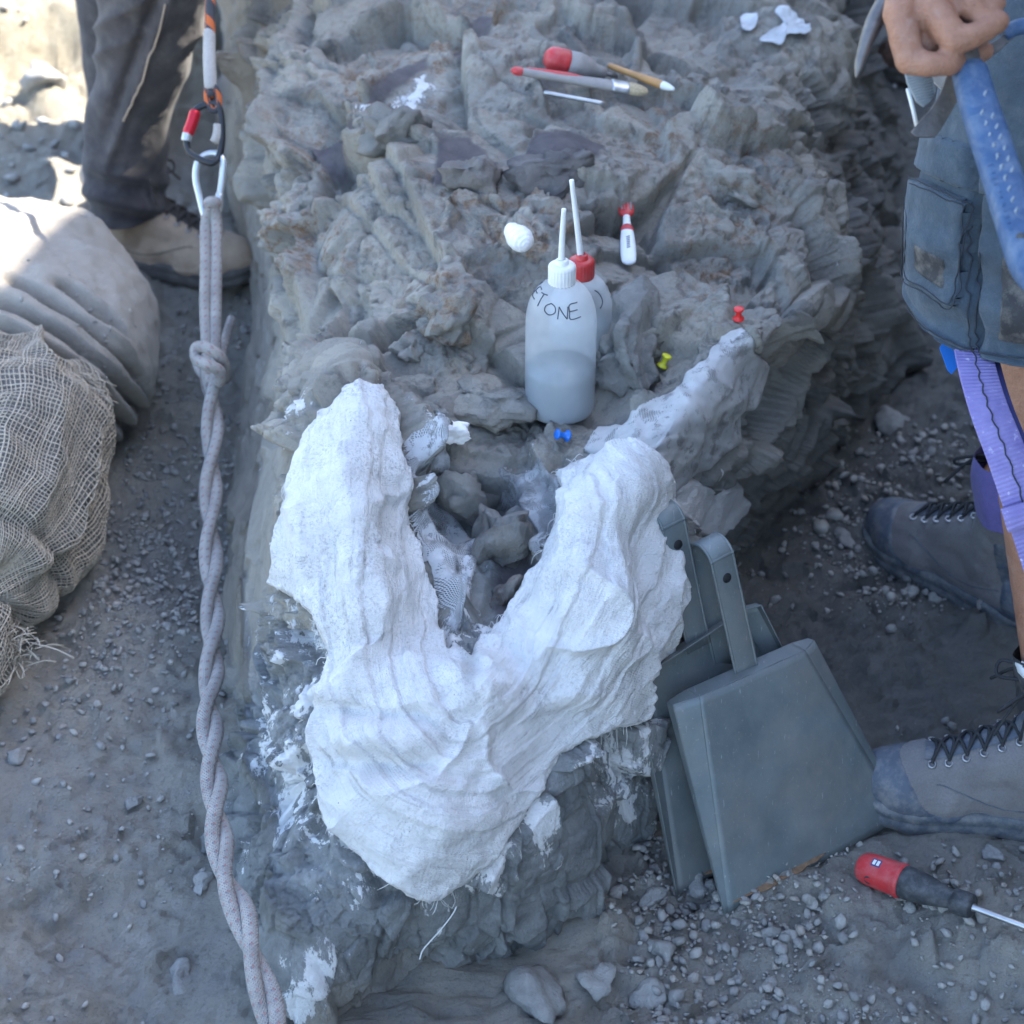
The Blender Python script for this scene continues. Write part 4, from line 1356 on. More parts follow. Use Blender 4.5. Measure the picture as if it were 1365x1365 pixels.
# handwriting
PFI = crspline(np.array(pf), 200)
def on_bottle(th_, h, b, sc=(1, 1)):
    r_ = np.interp(h / sc[1], PFI[:, 1], PFI[:, 0]) * sc[0] + .0004
    return b + np.array([r_ * math.sin(th_), -r_ * math.cos(th_), h])
GL = {'A': [[(0, 0), (.5, 1), (1, 0)], [(.2, .4), (.8, .4)]], 'C': [[(1, .85), (.5, 1), (0, .5), (.5, 0), (1, .15)]],
      'E': [[(1, 1), (.1, .95), (0, .5), (.05, 0), (1, .02)], [(0, .52), (.8, .55)]], 'T': [[(0, .95), (1, 1)], [(.5, 1), (.45, 0)]],
      'O': [[(.5, 1), (.05, .7), (.05, .25), (.5, 0), (.95, .3), (.9, .75), (.5, 1)]], 'N': [[(0, 0), (.08, 1), (.85, 0), (1, 1)]]}
strokes = []
for ch, t0, wd, h0, hh in [('A', -2.75, .42, .163, .014), ('C', -2.2, .36, .163, .014), ('E', -1.62, .36, .165, .012), ('T', -1.12, .40, .162, .014), ('O', -.62, .40, .1575, .0125), ('N', -.14, .34, .1540, .0135), ('E', .24, .36, .1535, .0165)]:
    for st in GL[ch]:
        q = crspline(np.array(st), max(8, 7 * len(st))) if len(st) > 2 and ch != 'N' else np.concatenate([np.linspace(st[i], st[i + 1], 7) for i in range(len(st) - 1)])
        strokes.append(tube_arrays([on_bottle(t0 + wd * a, h0 + hh * b_, bA) for a, b_ in q], .0007, 5))
w_ = joined('lettering', strokes, M_ink)
tag(w_, 'handwritten capital letters ACETONE in dark marker')
adopt(fb, w_)
adopt(rbt, joined('lettering', [tube_arrays([on_bottle(.55 + .28 * math.sin(a), .128 + .011 * math.cos(a), bB, (.91, .80)) for a in np.linspace(0.3, 2.8, 12)], .0007, 5)], M_ink))

# ================================================================== push pins
def pin(label, px, py, axis, mat, lift=0.0):
    p, n = on_rock(px, py)
    p = p + np.array([0, 0, lift])
    a = np.array(axis, float); a /= np.linalg.norm(a)
    t_ = thing('push_pin', label, 'push pin', p, 'push pins marking the rock')
    M_ = axis_matrix(p + n * .003, p + n * .003 + a)
    s = 1.25
    adopt(t_, lathe('pin_head', np.array([(0, .0165), (.0042, .0165), (.0052, .0158), (.0052, .0142), (.0040, .0130), (.0030, .0110), (.0030, .0075), (.0040, .0050), (.0058, .0042), (.0060, .0030), (.0054, .0022), (0, .0020)]) * s, mat, sides=24, M=M_))
    adopt(t_, lathe('needle', np.array([(0, .003), (.0006, .002), (.0005, -.004), (0.0001, -.009)]) * s, M_steel, sides=8, M=M_))
pin('blue push pin stuck at the top of the V-shaped opening', 758, 594, (-.75, -.3, .35), M_bluepin, .012)
pin('yellow push pin on the small boulder right of the bottles', 881, 494, (.35, .1, .8), M_yellowpin)
pin('red push pin on the far right edge of the rock', 983, 431, (-.05, -.1, 1), M_redpin)

# ================================================================== small things on the rock
def lay(px, py, h=0.012):
    p, n = on_rock(px, py)
    return np.array([p[0], p[1], p[2] + h])
def lay_line(a, b, h, n=9):
    """rest a straight tool on the high points below it"""
    A, B = lay(*a, 0), lay(*b, 0)
    best = -1e9
    for t in np.linspace(0.02, .98, 30):
        p = A * (1 - t) + B * t
        best = max(best, rock_top(p[0], p[1], p[2]) - p[2])
    best = min(best, .04)
    A[2] += best + h; B[2] += best + h
    return A, B
# toothbrush-like scrubbing brush
A, B = lay_line((838, 362), (834, 283), .008)
tb = thing('hand_brush', 'white handled cleaning brush with a red head lying on the rock', 'brush', A)
L = B - A; u = L / np.linalg.norm(L)
adopt(tb, ring_loft('handle', [A, A + L * .06, A + L * .3, A + L * .55, A + L * .68, A + L * .85], [(.004, .002), (.0098, .0042), (.0105, .005), (.0085, .0045), (.0055, .0036), (.0048, .0032)], M_whitecap, n=50, m=24, up=(0, 0, 1))[0])
adopt(tb, ring_loft('brush_head', [A + L * .80, A + L * .86, A + L * .96, A + L * 1.04], [(.005, .003), (.0105, .0055), (.0108, .0058), (.008, .004)], M_redcap, n=30, m=24, up=(0, 0, 1))[0])
adopt(tb, ring_loft('thumb_pad', [A + L * .52, A + L * .56, A + L * .62, A + L * .66], [(.005, .003), (.0090, .0052), (.0078, .0050), (.004, .003)], M_redgrip, n=24, m=24, up=(0, 0, 1))[0])
adopt(tb, joined('brush_bristles', [tube_arrays([A + L * (.88 + .022 * i) + np.array([(j - 1.5) * .0042, 0, .004]), A + L * (.88 + .022 * i) + np.array([(j - 1.5) * .0042, 0, .0058])], .0016, 5) for i in range(6) for j in range(4)], M_greyhandle))
tag(tb.children[-1], kind='stuff')
zt = np.array([0, 0, .0054])
adopt(tb, joined('handle_print', [tube_arrays([A + L * (.22 + .03 * k) + zt + np.array([-.002, 0, 0]), A + L * (.235 + .03 * k) + zt + np.array([.0025, 0, 0])], .0006, 4) for k in range(7)], M_ink))
# white bulb
A = lay(680, 318, .014)
B = at(713, 338, A[2] - .004)
d = (B - A) / np.linalg.norm(B - A)
wb = thing('plaster_bulb', 'white egg-shaped plaster lump lying behind the bottles', 'plaster lump', A)
adopt(wb, ring_loft('lump_body', [A - d * .004, A, A + d * .010, A + d * .022, A + d * .036, A + d * .044, A + d * .047], [(.002, .002), (.009, .009), (.0125, .0115), (.0165, .015), (.0155, .0145), (.009, .009), (.002, .002)], M_plasterlump, n=60, m=40, up=(0, 0, 1), disp=lambda P, N, u, a: .0007 * np.sin(u * 55 + np.sin(a)) + .0012 * fbm(P * 90, 3, 4))[0])
# foil-wrapped / plastered pebble
c_ = chunk('plastered_pebble', 596, 574, .022, (1.2, .8, .6), (0, 0, -10), 512, M_plasterlump, sink=.1)
tag(c_, 'small white crumpled lump resting at the left above the opening', 'plaster lump')
# paint brush
A, B = lay_line((683, 119), (858, 146), .012)
d = B - A
br = thing('paint_brush', 'flat paint brush with grey and red handle and silver ferrule', 'brush', A)
adopt(br, ring_loft('handle', [A + d * t for t in (0.06, .14, .4, .62, .74, .755)], [(.005, .005), (.007, .006), (.009, .006), (.013, .007), (.014, .007), (.0135, .0065)], M_greyhandle, n=60, m=24, up=(0, 0, 1))[0])
adopt(br, ring_loft('handle_tip', [A + d * t for t in (-.01, .02, .07, .075)], [(.002, .002), (.0065, .006), (.0066, .006), (.004, .004)], M_redgrip, n=20, m=18, up=(0, 0, 1))[0])
adopt(br, ring_loft('red_stripe', [A + d * t + np.array([0, .004, .003]) for t in (.10, .2, .4, .55)], [(.002, .003), (.0055, .004), (.007, .005), (.002, .003)], M_redgrip, n=40, m=16, up=(0, 0, 1))[0])
adopt(br, ring_loft('ferrule', [A + d * t for t in (.742, .75, .80, .87, .875)], [(.010, .006), (.0155, .0085), (.016, .0082), (.0155, .0080), (.010, .006)], M_steel, n=40, m=24, up=(0, 0, 1))[0])
adopt(br, ring_loft('bristles', [A + d * t for t in (.86, .90, .96, 1.02)], [(.0145, .007), (.0145, .0075), (.0135, .0065), (.007, .003)], M_bristle, n=40, m=40, up=(0, 0, 1), disp=lambda P, N, u, a: .0009 * vnoise(np.stack([a * 9, u * 1.5, 0 * u], -1), 3))[0])
# round-handled red and grey screwdriver beyond the paint brush
A, B = lay_line((731, 106), (797, 124), .016)
sd = thing('screwdriver', 'stubby red and grey screwdriver lying behind the paint brush', 'screwdriver', A)
M_ = axis_matrix(A, B); LL = float(np.linalg.norm(B - A))
adopt(sd, lathe('handle_butt', [(0, -.006), (.010, -.005), (.0165, .002), (.0185, .012), (.019, .026), (.0185, .030), (0, .031)], M_redgrip, sides=28, M=M_))
adopt(sd, lathe('handle_grip', [(0, .028), (.0187, .0295), (.0195, .045), (.017, .062), (.011, .072), (.0095, .078), (.0085, .09), (0, .091)], M_greyhandle, sides=28, M=M_))
adopt(sd, lathe('blade', [(0, .088), (.0032, .09), (.003, LL + .03), (0, LL + .031)], M_darksteel, sides=12, M=M_))
# steel rod and little wooden brush
A, B = lay_line((725, 136), (806, 151), .016)
o_ = tube('steel_scriber', np.linspace(A, B, 12), .0032, M_steel, sides=12)
tag(o_, 'thin bare steel rod lying just in front of the paint brush', 'steel rod')
A, B = lay_line((812, 107), (896, 138), .020)
d = B - A
wbr = thing('small_brush', 'slim wooden handled brush with a white tip', 'brush', A)
adopt(wbr, ring_loft('handle', [A + d * t for t in (-.01, .01, .3, .7, .84, .845)], [(.001, .001), (.0042, .0042), (.0048, .0048), (.0062, .0062), (.006, .006), (.003, .003)], M_wood, n=40, m=16, up=(0, 0, 1))[0])
adopt(wbr, ring_loft('white_tip', [A + d * t for t in (.835, .84, .93, 1.02)], [(.003, .003), (.0066, .0062), (.0058, .005), (.002, .002)], M_whitecap, n=30, m=16, up=(0, 0, 1))[0])
# torn white sheets at the far right of the rock
M_sheet = simple_mat('dusty_white_sheet', (0.56, 0.58, 0.60), 0.9, var=0.15, dust=0.25)
def sheet(label, pts, lift=.012, seed=1):
    P = np.array([on_rock(x, y)[0] for x, y in pts])
    c = P.mean(0)
    n = 26
    # fan grid from centre to outline, crumpled
    ring = crspline(P, 80, closed=True)
    rad = np.linspace(0.02, 1, n)
    G = c + (ring[None] - c) * rad[:, None, None]
    zt = np.array([[rock_top(p[0], p[1], p[2]) for p in r_[::4]] for r_ in G])
    zt = np.repeat(zt, 4, axis=1)
    G[..., 2] = np.maximum(G[..., 2], np.minimum(zt, c[2] + .03)) + lift + .008 * fbm(G * 30 + seed, 3, seed) + .006 * np.abs(vnoise(G * 22, seed))
    o = mesh_np('torn_sheet', G.reshape(-1, 3), grid_faces(n, 80, True), M_sheet)
    s = o.modifiers.new('s', 'SOLIDIFY'); s.thickness = .0015
    tag(o, label, 'torn sheet')
sheet('larger torn white sheet draped at the far right corner of the rock', [(1012, 62), (1045, 40), (1032, 28), (1042, 20), (1062, 30), (1080, 48), (1072, 58), (1050, 57), (1040, 68)], seed=3)
sheet('little square white scrap lying left of the larger torn sheet', [(988, 26), (1008, 27), (1006, 42), (990, 43)], .006, 5)

# ================================================================== rope, carabiners
def carabiner_path(a, b, w, nrm, n=60, taper=0.6):
    """closed pear loop from a (top) to b (bottom)"""
    a, b = np.array(a, float), np.array(b, float)
    L = b - a
    l = np.linalg.norm(L); u = L / l
    s = np.cross(nrm, u); s /= np.linalg.norm(s)
    q = []
    for t in np.linspace(0, 2 * math.pi, n, endpoint=False):
        y = .5 - .5 * math.cos(t)
        x = math.copysign(abs(math.sin(t)) ** .75, math.sin(t)) * .5 * w * (1 - (1 - taper) * y)
        q.append(a + u * y * l + s * x)
    return np.array(q)
M_alu = simple_mat('silver_alloy', (0.55, 0.58, 0.60), 0.35, 0.7, var=0.12)
M_blackalu = simple_mat('black_anodised', (0.03, 0.032, 0.036), 0.35, 0.4, var=0.2)
M_redalu = simple_mat('red_anodised', (0.55, 0.02, 0.035), 0.3, 0.5, var=0.15)
M_tape = fabric('grey_tape', (0.40, 0.375, 0.35), 500, 0.12)
def black_orange():
    t = NT('black_orange_rope')
    sep = t.new('ShaderNodeSeparateXYZ'); t.ln(t.coord('UV'), sep.inputs[0])
    a = t.math('SINE', t.math('ADD', t.math('MULTIPLY', sep.outputs[0], 135), t.math('MULTIPLY', sep.outputs[1], 6.2832)))
    t.color(t.mix(t.math('GREATER_THAN', a, 0.45), (0.045, 0.047, 0.055), (0.50, 0.115, 0.03)))
    t.set(Roughness=0.85); t.bump(t.noise(500, 2, 0.6), .0006)
    return t.m
DT = 2.86
top = thing('sling_rope', 'black and orange rope with a grey taped splice hanging at upper left', 'rope', dp(283, 135, DT))
P_ = crspline([dp(285, -260, 3.0), dp(283, -120, 2.95), dp(280, -20, 2.9), dp(280, 40, 2.88), dp(281, 130, DT)], 60)
adopt(top, tube('rope_strand', P_, .0078, black_orange(), sides=16))
adopt(top, tube('taped_splice', crspline([dp(279, 40, 2.88), dp(279, 80, 2.87), dp(281, 120, DT)], 24), np.interp(np.linspace(0, 1, 24), [0, .06, .9, 1], [.0075, .0092, .0098, .008]), M_tape, sides=18))
eye = carabiner_path(dp(282, 116, DT), dp(286, 147, DT), .017, -FWD, 40, .9)
adopt(top, tube('rope_eye', eye, .0055, black_orange(), sides=12, closed=True))
cb = thing('locking_carabiner', 'black locking carabiner with a red gate sleeve', 'carabiner', dp(270, 215, DT))
cpath = crspline([dp(277, 139, DT), dp(262, 146, DT), dp(254, 165, DT), dp(249, 186, DT), dp(252, 202, DT), dp(268, 213, DT - .004), dp(284, 217, DT - .006), dp(293, 205, DT), dp(296, 180, DT), dp(294, 150, DT), dp(287, 138, DT)], 90, closed=True)
adopt(cb, tube('carabiner_body', cpath, .0052, M_blackalu, sides=14, closed=True))
adopt(cb, tube('gate_sleeve', crspline([dp(261, 147, DT), dp(256, 164, DT - .001), dp(250, 180, DT)], 20), np.interp(np.linspace(0, 1, 20), [0, .08, .92, 1], [.0062, .0088, .0088, .0062]), M_redalu, sides=18))
adopt(cb, tube('gate_nut', crspline([dp(250, 178, DT - .001), dp(248, 188, DT - .001)], 8), .0076, M_alu, sides=14))
adopt(cb, tube('tape_flag', crspline([dp(291, 166, DT - .002), dp(290, 180, DT - .003), dp(286, 190, DT - .004)], 12), np.stack([np.full(12, .008), np.full(12, .005)], 1), M_tape, sides=10))
sc = thing('snap_carabiner', 'pear-shaped silver carabiner joining black carabiner and rope', 'carabiner', dp(280, 285, DT))
spath = crspline([dp(276, 206, DT + .004), dp(264, 216, DT), dp(261, 238, DT), dp(266, 262, DT), dp(273, 288, DT), dp(282, 291, DT), dp(289, 284, DT), dp(293, 262, DT), dp(297, 232, DT), dp(297, 214, DT), dp(288, 205, DT + .004)], 90, closed=True)
adopt(sc, tube('carabiner_body', spath, .0054, M_alu, sides=14, closed=True))
adopt(sc, tube('gate_nose', crspline([dp(293, 258, DT - .001), dp(291, 274, DT - .001), dp(287, 287, DT - .001)], 12), np.interp(np.linspace(0, 1, 12), [0, .5, 1], [.0058, .0078, .0066]), M_alu, sides=14))
# flecked rope: bight, overhand knot, two strands laid round each other down into the trench
rp = thing('twisted_rope', 'pale flecked double-strand rope running down the left trench with a knot', 'rope', dp(360, 1350, 2.25))
RR = .0088
def bight(dx):
    return [dp(283 + dx * .4, 276, DT - .005), dp(281 + dx, 300, DT), dp(281 + dx, 350, DT - .02), dp(280 + dx, 410, DT - .04), dp(281 + dx * .8, 460, DT - .06), dp(281 + dx * .6, 500, DT - .08)]
loop = crspline(bight(-6.5)[::-1] + [dp(279, 270, DT - .012), dp(287, 270, DT - .012)] + bight(7.5), 110)
adopt(rp, tube('rope_bight', loop, RR, M_rope, sides=18))
kn = [dp(300, 505, 2.79), dp(296, 480, 2.74), dp(280, 466, 2.725), dp(263, 463, 2.74), dp(262, 478, 2.735), dp(276, 486, 2.72), dp(292, 494, 2.73), dp(293, 508, 2.75), dp(280, 506, 2.77), dp(266, 490, 2.80), dp(264, 472, 2.81)]
adopt(rp, tube('rope_knot', crspline(kn, 90), RR * .98, M_rope, sides=18))
adopt(rp, tube('rope_tail', crspline([dp(290, 490, 2.80), dp(297, 465, 2.84), dp(304, 440, 2.88), dp(309, 425, 2.90)], 20), RR * .8, M_rope, sides=14))
ctr = crspline([dp(281, 490, 2.78), dp(283, 560, 2.74), dp(281, 640, 2.70), dp(281, 720, 2.64), dp(283, 800, 2.56), dp(283, 880, 2.47), dp(279, 950, 2.39), dp(284, 1020, 2.31), dp(290, 1090, 2.23), dp(299, 1160, 2.16), dp(322, 1220, 2.10), dp(343, 1290, 2.05), dp(360, 1350, 2.02), dp(372, 1410, 2.0), dp(380, 1500, 1.98)], 420)
Lc = np.concatenate([[0], np.cumsum(np.linalg.norm(np.diff(ctr, axis=0), axis=1))])
T_, N_, B_ = frames(ctr)
ph = 2 * math.pi * Lc / .215 + .25 * np.sin(Lc * 9)
for k in (0, 1):
    a_ = ph + math.pi * k + .35
    adopt(rp, tube('rope_strand', ctr + (N_ * np.cos(a_)[:, None] + B_ * np.sin(a_)[:, None]) * RR * .93, RR * (1 + .03 * np.sin(Lc * 40 + k)), M_rope, sides=18))

# ================================================================== dustpans
def dustpan(label, ml, mr, tl, tr, away, handle_up, hlen=.165, gdir=None):
    """ml, mr mouth corners; tl, tr back corners of the flat face; away = unit vector to the hollow side"""
    ml, mr, tl, tr, away = [np.array(v, float) for v in (ml, mr, tl, tr, away)]
    dpn = thing('dustpan', label, 'dustpan', (ml + mr) / 2, 'metal dustpans leaning on the rock')
    D = .026
    th = .0016
    n = 28
    # flat face with a worn dish, as a thin solid grid
    def solid(name, A, Bq, Cq, Dq, bulge, mat=M_galv):
        u, v = np.meshgrid(np.linspace(0, 1, n), np.linspace(0, 1, n))
        P = (A * (1 - u)[..., None] + Bq * u[..., None]) * (1 - v)[..., None] + (Dq * (1 - u)[..., None] + Cq * u[..., None]) * v[..., None]
        nn = np.cross(Bq - A, Dq - A); nn /= np.linalg.norm(nn)
        P = P + nn * (bulge * np.sin(u * math.pi) * np.sin(v * math.pi) + .0012 * fbm(P * 22, 2, 5) * np.sin(u * math.pi))[..., None]
        o = mesh_np(name, P.reshape(-1, 3), grid_faces(n, n), mat)
        s = o.modifiers.new('s', 'SOLIDIFY'); s.thickness = th; s.offset = 0
        adopt(dpn, o)
    # main face inset a little so the rolled side folds show
    ux = (mr - ml) / np.linalg.norm(mr - ml)
    il, ir = tl + ux * .030 + 0 * away, tr - ux * .012
    kr = (mr * .42 + tr * .58)
    solid('floor_plate', ml + ux * .004, mr - ux * .004, ir, il, .004)
    solid('side_fold', ml, ml + ux * .0042, il, tl + away * .012, .0)
    solid('side_fold', mr - ux * .0042, mr, tr + ux * .012 + away * .014, ir, .001)
    solid('side_wall', ml, ml + away * .003, tl + away * D, tl + away * .0122, .0)
    solid('side_wall', mr, mr + away * .003, tr + ux * .012 + away * D, tr + ux * .012 + away * .0142, .0)
    up_ = ((tl + tr) - (ml + mr)); up_ /= np.linalg.norm(up_)
    solid('back_wall', tl + away * .012, il, il + away * D + up_ * .004, tl + away * D, .0)
    solid('back_wall', il, ir, ir + away * D + up_ * .004, il + away * D + up_ * .004, .0)
    solid('back_wall', ir, tr + ux * .012 + away * .014, tr + ux * .012 + away * D, ir + away * D + up_ * .004, .0)
    # strap handle: U of sheet metal rising from the back wall, edge towards the floor plate
    hu = np.array(handle_up, float); hu /= np.linalg.norm(hu)
    dpn_away = away
    away = np.array(gdir, float) if gdir is not None else away
    away = away - hu * (away @ hu); away /= np.linalg.norm(away)
    mid = (il + ir) / 2 + dpn_away * .014
    gap = .044
    pts = [mid - hu * .012, mid + hu * hlen * .5, mid + hu * (hlen - .02)]
    for a in np.linspace(0, math.pi, 9):
        pts.append(mid + hu * (hlen - .02 + .02 * math.sin(a)) + away * (gap / 2 - gap / 2 * math.cos(a)))
    pts += [mid + hu * hlen * .5 + away * gap, mid - hu * .012 + away * gap]
    sidev = np.cross(hu, away)
    adopt(dpn, ribbon('strap_handle', crspline(np.array(pts), 70), sidev, .031, .0022, M_galv))
    # rolled lips along strap edges
    for s_ in (-1, 1):
        adopt(dpn, tube('handle_rim', crspline(np.array(pts), 70) + sidev * s_ * .0155, .0019, M_galv, sides=8))
    hole = mid + hu * (hlen - .045) - away * .0016
    adopt(dpn, lathe('hanging_hole', [(0, .0004), (.0058, .0004), (.0062, 0), (.0058, -.0002)], M_blackalu, sides=20, M=axis_matrix(hole, hole - away)))
    away = dpn_away
    # rust along the lower edge
    e = [ml + (mr - ml) * t for t in np.linspace(.05, .55, 30)]
    rr = .0085 * (1 + .6 * np.array([float(vnoise(np.array([[k * .35, 0, 2.2]]), 3)[0]) for k in range(30)])) * np.sin(np.linspace(.15, 3.0, 30))
    adopt(dpn, tube('rusty_edge', np.array(e) + up_ * .010 - away * .0012, np.stack([rr, rr * .22], 1), M_rust, sides=8))
    return dpn
ml, mr = ground_at(967, 1218, .002), ground_at(1208, 1088, .004)
tl, tr = at(905, 943, .245), at(1084, 862, .242)
aw = np.cross(tl - ml, mr - ml); aw /= np.linalg.norm(aw)
if aw[1] < 0: aw = -aw
uxm = (mr - ml) / np.linalg.norm(mr - ml)
hup = (tl + tr - ml - mr); hup = hup / np.linalg.norm(hup) + np.array([.10, -.06, .16])
dustpan('front metal dustpan with its broad flat face and strap handle in view', ml, mr, tl, tr, aw, hup, .175, aw)
of = aw * .055 + np.array([-.030, 0, .03])
ml2, mr2 = ml + of, mr + of
ml2[2], mr2[2] = ground_z(ml2[0], ml2[1]) + .003, ground_z(mr2[0], mr2[1]) + .003
dustpan('rear metal dustpan turned hollow side out behind the front one', ml2, mr2, tl + of + np.array([-.006, -.01, .012]), tr + of + np.array([-.03, 0, .022]), -aw, hup + np.array([.02, 0, .0]), .175, aw)

# ================================================================== screwdriver on the ground
A, B = ground_at(1158, 1158, .024), ground_at(1285, 1205, .016)
d = (B - A) / np.linalg.norm(B - A)
M_ = axis_matrix(A, B)
LL = float(np.linalg.norm(B - A))
scd = thing('screwdriver', 'big red and black screwdriver lying on the gravel before the boot', 'screwdriver', A)
k = LL / .125
pr_b = np.array([(0, -.014), (.010, -.0135), (.0165, -.009), (.0195, .0), (.0205, .015), (.0208, .035), (.0205, .047), (0, .048)])
pr_b[:, 1] *= k
def flatten(o, amt=.92):
    return o
adopt(scd, lathe('handle_butt', crspline(pr_b, 40), M_redgrip, sides=36, M=M_))
pr_g = np.array([(0, .0455), (.0203, .046), (.0205, .055), (.0185, .075), (.0145, .095), (.0115, .108), (.0115, .112), (.0150, .1125), (.0155, .125), (.0150, .134), (.0125, .136), (0, .137)])
pr_g[:, 1] *= k
adopt(scd, lathe('handle_grip', pr_g, M_blackrub, sides=36, M=M_))
adopt(scd, lathe('blade', [(0, .13 * k), (.0052, .132 * k), (.0050, .138 * k), (.0042, .14 * k), (.0040, .28), (0, .281)], M_steel, sides=16, M=M_))
vv = CAMP - (A + d * .012); vv -= d * (vv @ d); vv /= np.linalg.norm(vv)
ss = np.cross(d, vv)
def on_handle(t, s, r_=.0206): return A + d * t + (vv * math.cos(s) + ss * math.sin(s)) * r_
M_bluelabel = simple_mat('blue_print', (0.03, 0.05, 0.16), 0.5, var=0.1)
sg = -1 if (np.cross(d, vv)[2] < 0) else 1
def handle_patch(name, t0, t1, s0, s1, r_, mat):
    u, v = np.meshgrid(np.linspace(t0, t1, 6), np.linspace(s0, s1, 6))
    P = np.array([[on_handle(u[i, j], sg * v[i, j], r_) for j in range(6)] for i in range(6)])
    adopt(scd, mesh_np(name, P.reshape(-1, 3), grid_faces(6, 6), mat))
handle_patch('maker_badge', .009, .021, .25, .75, .02095, M_bluelabel)
handle_patch('badge_mark', .0105, .0142, .33, .66, .0213, M_whitecap)
handle_patch('badge_mark', .0158, .0195, .33, .66, .0213, M_whitecap)
hc = on_handle(.010, -sg * .75, .0188)
adopt(scd, lathe('hanging_hole', [(0, .0012), (.0052, .0012), (.0062, .0004), (.0056, -.003)], M_blackrub, sides=20, M=axis_matrix(hc, on_handle(.010, -sg * .75, .03))))

# ================================================================== sandbags at the left
def ellipsoid_grid(c, r, rotz, n, m, pw=2.4):
    """poles along local y; returns P, N, u, v"""
    v = np.linspace(0.03, math.pi - .03, n)[:, None]
    u = np.linspace(0, 2 * math.pi, m, endpoint=False)[None]
    f = lambda x: np.sign(x) * np.abs(x) ** (2 / pw)
    X = r[0] * f(np.sin(v)) * f(np.cos(u)); Z = r[2] * f(np.sin(v)) * f(np.sin(u)); Y = -r[1] * f(np.cos(v)) + 0 * u
    cz, sz = math.cos(rotz), math.sin(rotz)
    P = np.stack([X * cz - Y * sz, X * sz + Y * cz, Z], -1)
    N = np.stack([(X * cz) / r[0] ** 2 - Y * sz / r[1] ** 2, X * sz / r[0] ** 2 + Y * cz / r[1] ** 2, Z / r[2] ** 2], -1)
    N /= np.linalg.norm(N, axis=-1, keepdims=True)
    return P + np.array(c), N, u + 0 * v, v + 0 * u
M_canvas = fabric('dusty_canvas', (0.33, 0.295, 0.25), 600, 0.14, dust=0.55)
P, N, u, v = ellipsoid_grid((-.835, 2.68, .15), (.235, .29, .175), R(16), 160, 210)
px, py, _d = proj(P)
f_ = py - .42 * px - .0019 * np.clip(px, 0, 300) ** 2 + 9 * fbm(P * 9, 2, 3)
f1_ = py - .0158 * np.clip(px - 90, 0, 140) ** 2 + 7 * fbm(P * 9, 2, 3)
w_ = sstep(366, 380, f1_)
fw = f_ + 16 * fbm(np.stack([px / 130, f_ / 90, 0 * px], -1), 3, 8)
soft = np.abs(np.sin(math.pi * (fw - 374) / 40)) ** .7
dsp = w_ * (.046 * soft + .010 * np.abs(np.sin(math.pi * (fw - 360) / 17)) * sstep(-.2, .3, fbm(P * 9, 2, 12)) - .036)
dsp += .016 * fbm(P * 6, 3, 5) + (1 - w_) * (.010 + .009 * fbm(P * 28, 4, 6) + .012 * fbm(P * 11, 3, 7)) + .0016 * fbm(P * 70, 3, 8) + .0035 * (1 - 2 * np.abs(fbm(np.stack([fw / 9, px / 60, 0 * px], -1), 3, 15))) * (.4 + .6 * w_)
P = P + N * dsp[..., None]
P[..., 2] = np.maximum(P[..., 2], .02)
bag = thing('canvas_sandbag', 'large folded pale canvas bag dusted with earth, partly in sunlight', 'sandbag', (-.80, 2.70, .03))
bo = mesh_np('bag_cloth', P.reshape(-1, 3), grid_faces(160, 210, True), M_canvas)
adopt(bag, bo)
# crumbs of earth on its top
V_, N_a = P.reshape(-1, 3), N.reshape(-1, 3)
sel = rng.choice(np.argwhere((N_a[:, 2] > .35)).ravel(), 1500)
sel = [k for k in sel if fbm(V_[k:k + 1] * 11, 2, 14)[0] > .02]
cr = scatter('earth_crumbs', [V_[k] - np.array([0, 0, .001]) for k in sel], .0012 * (5 ** (rng.random(len(sel)) ** 2)), M_stone)
tag(cr, kind='stuff'); adopt(bag, cr)

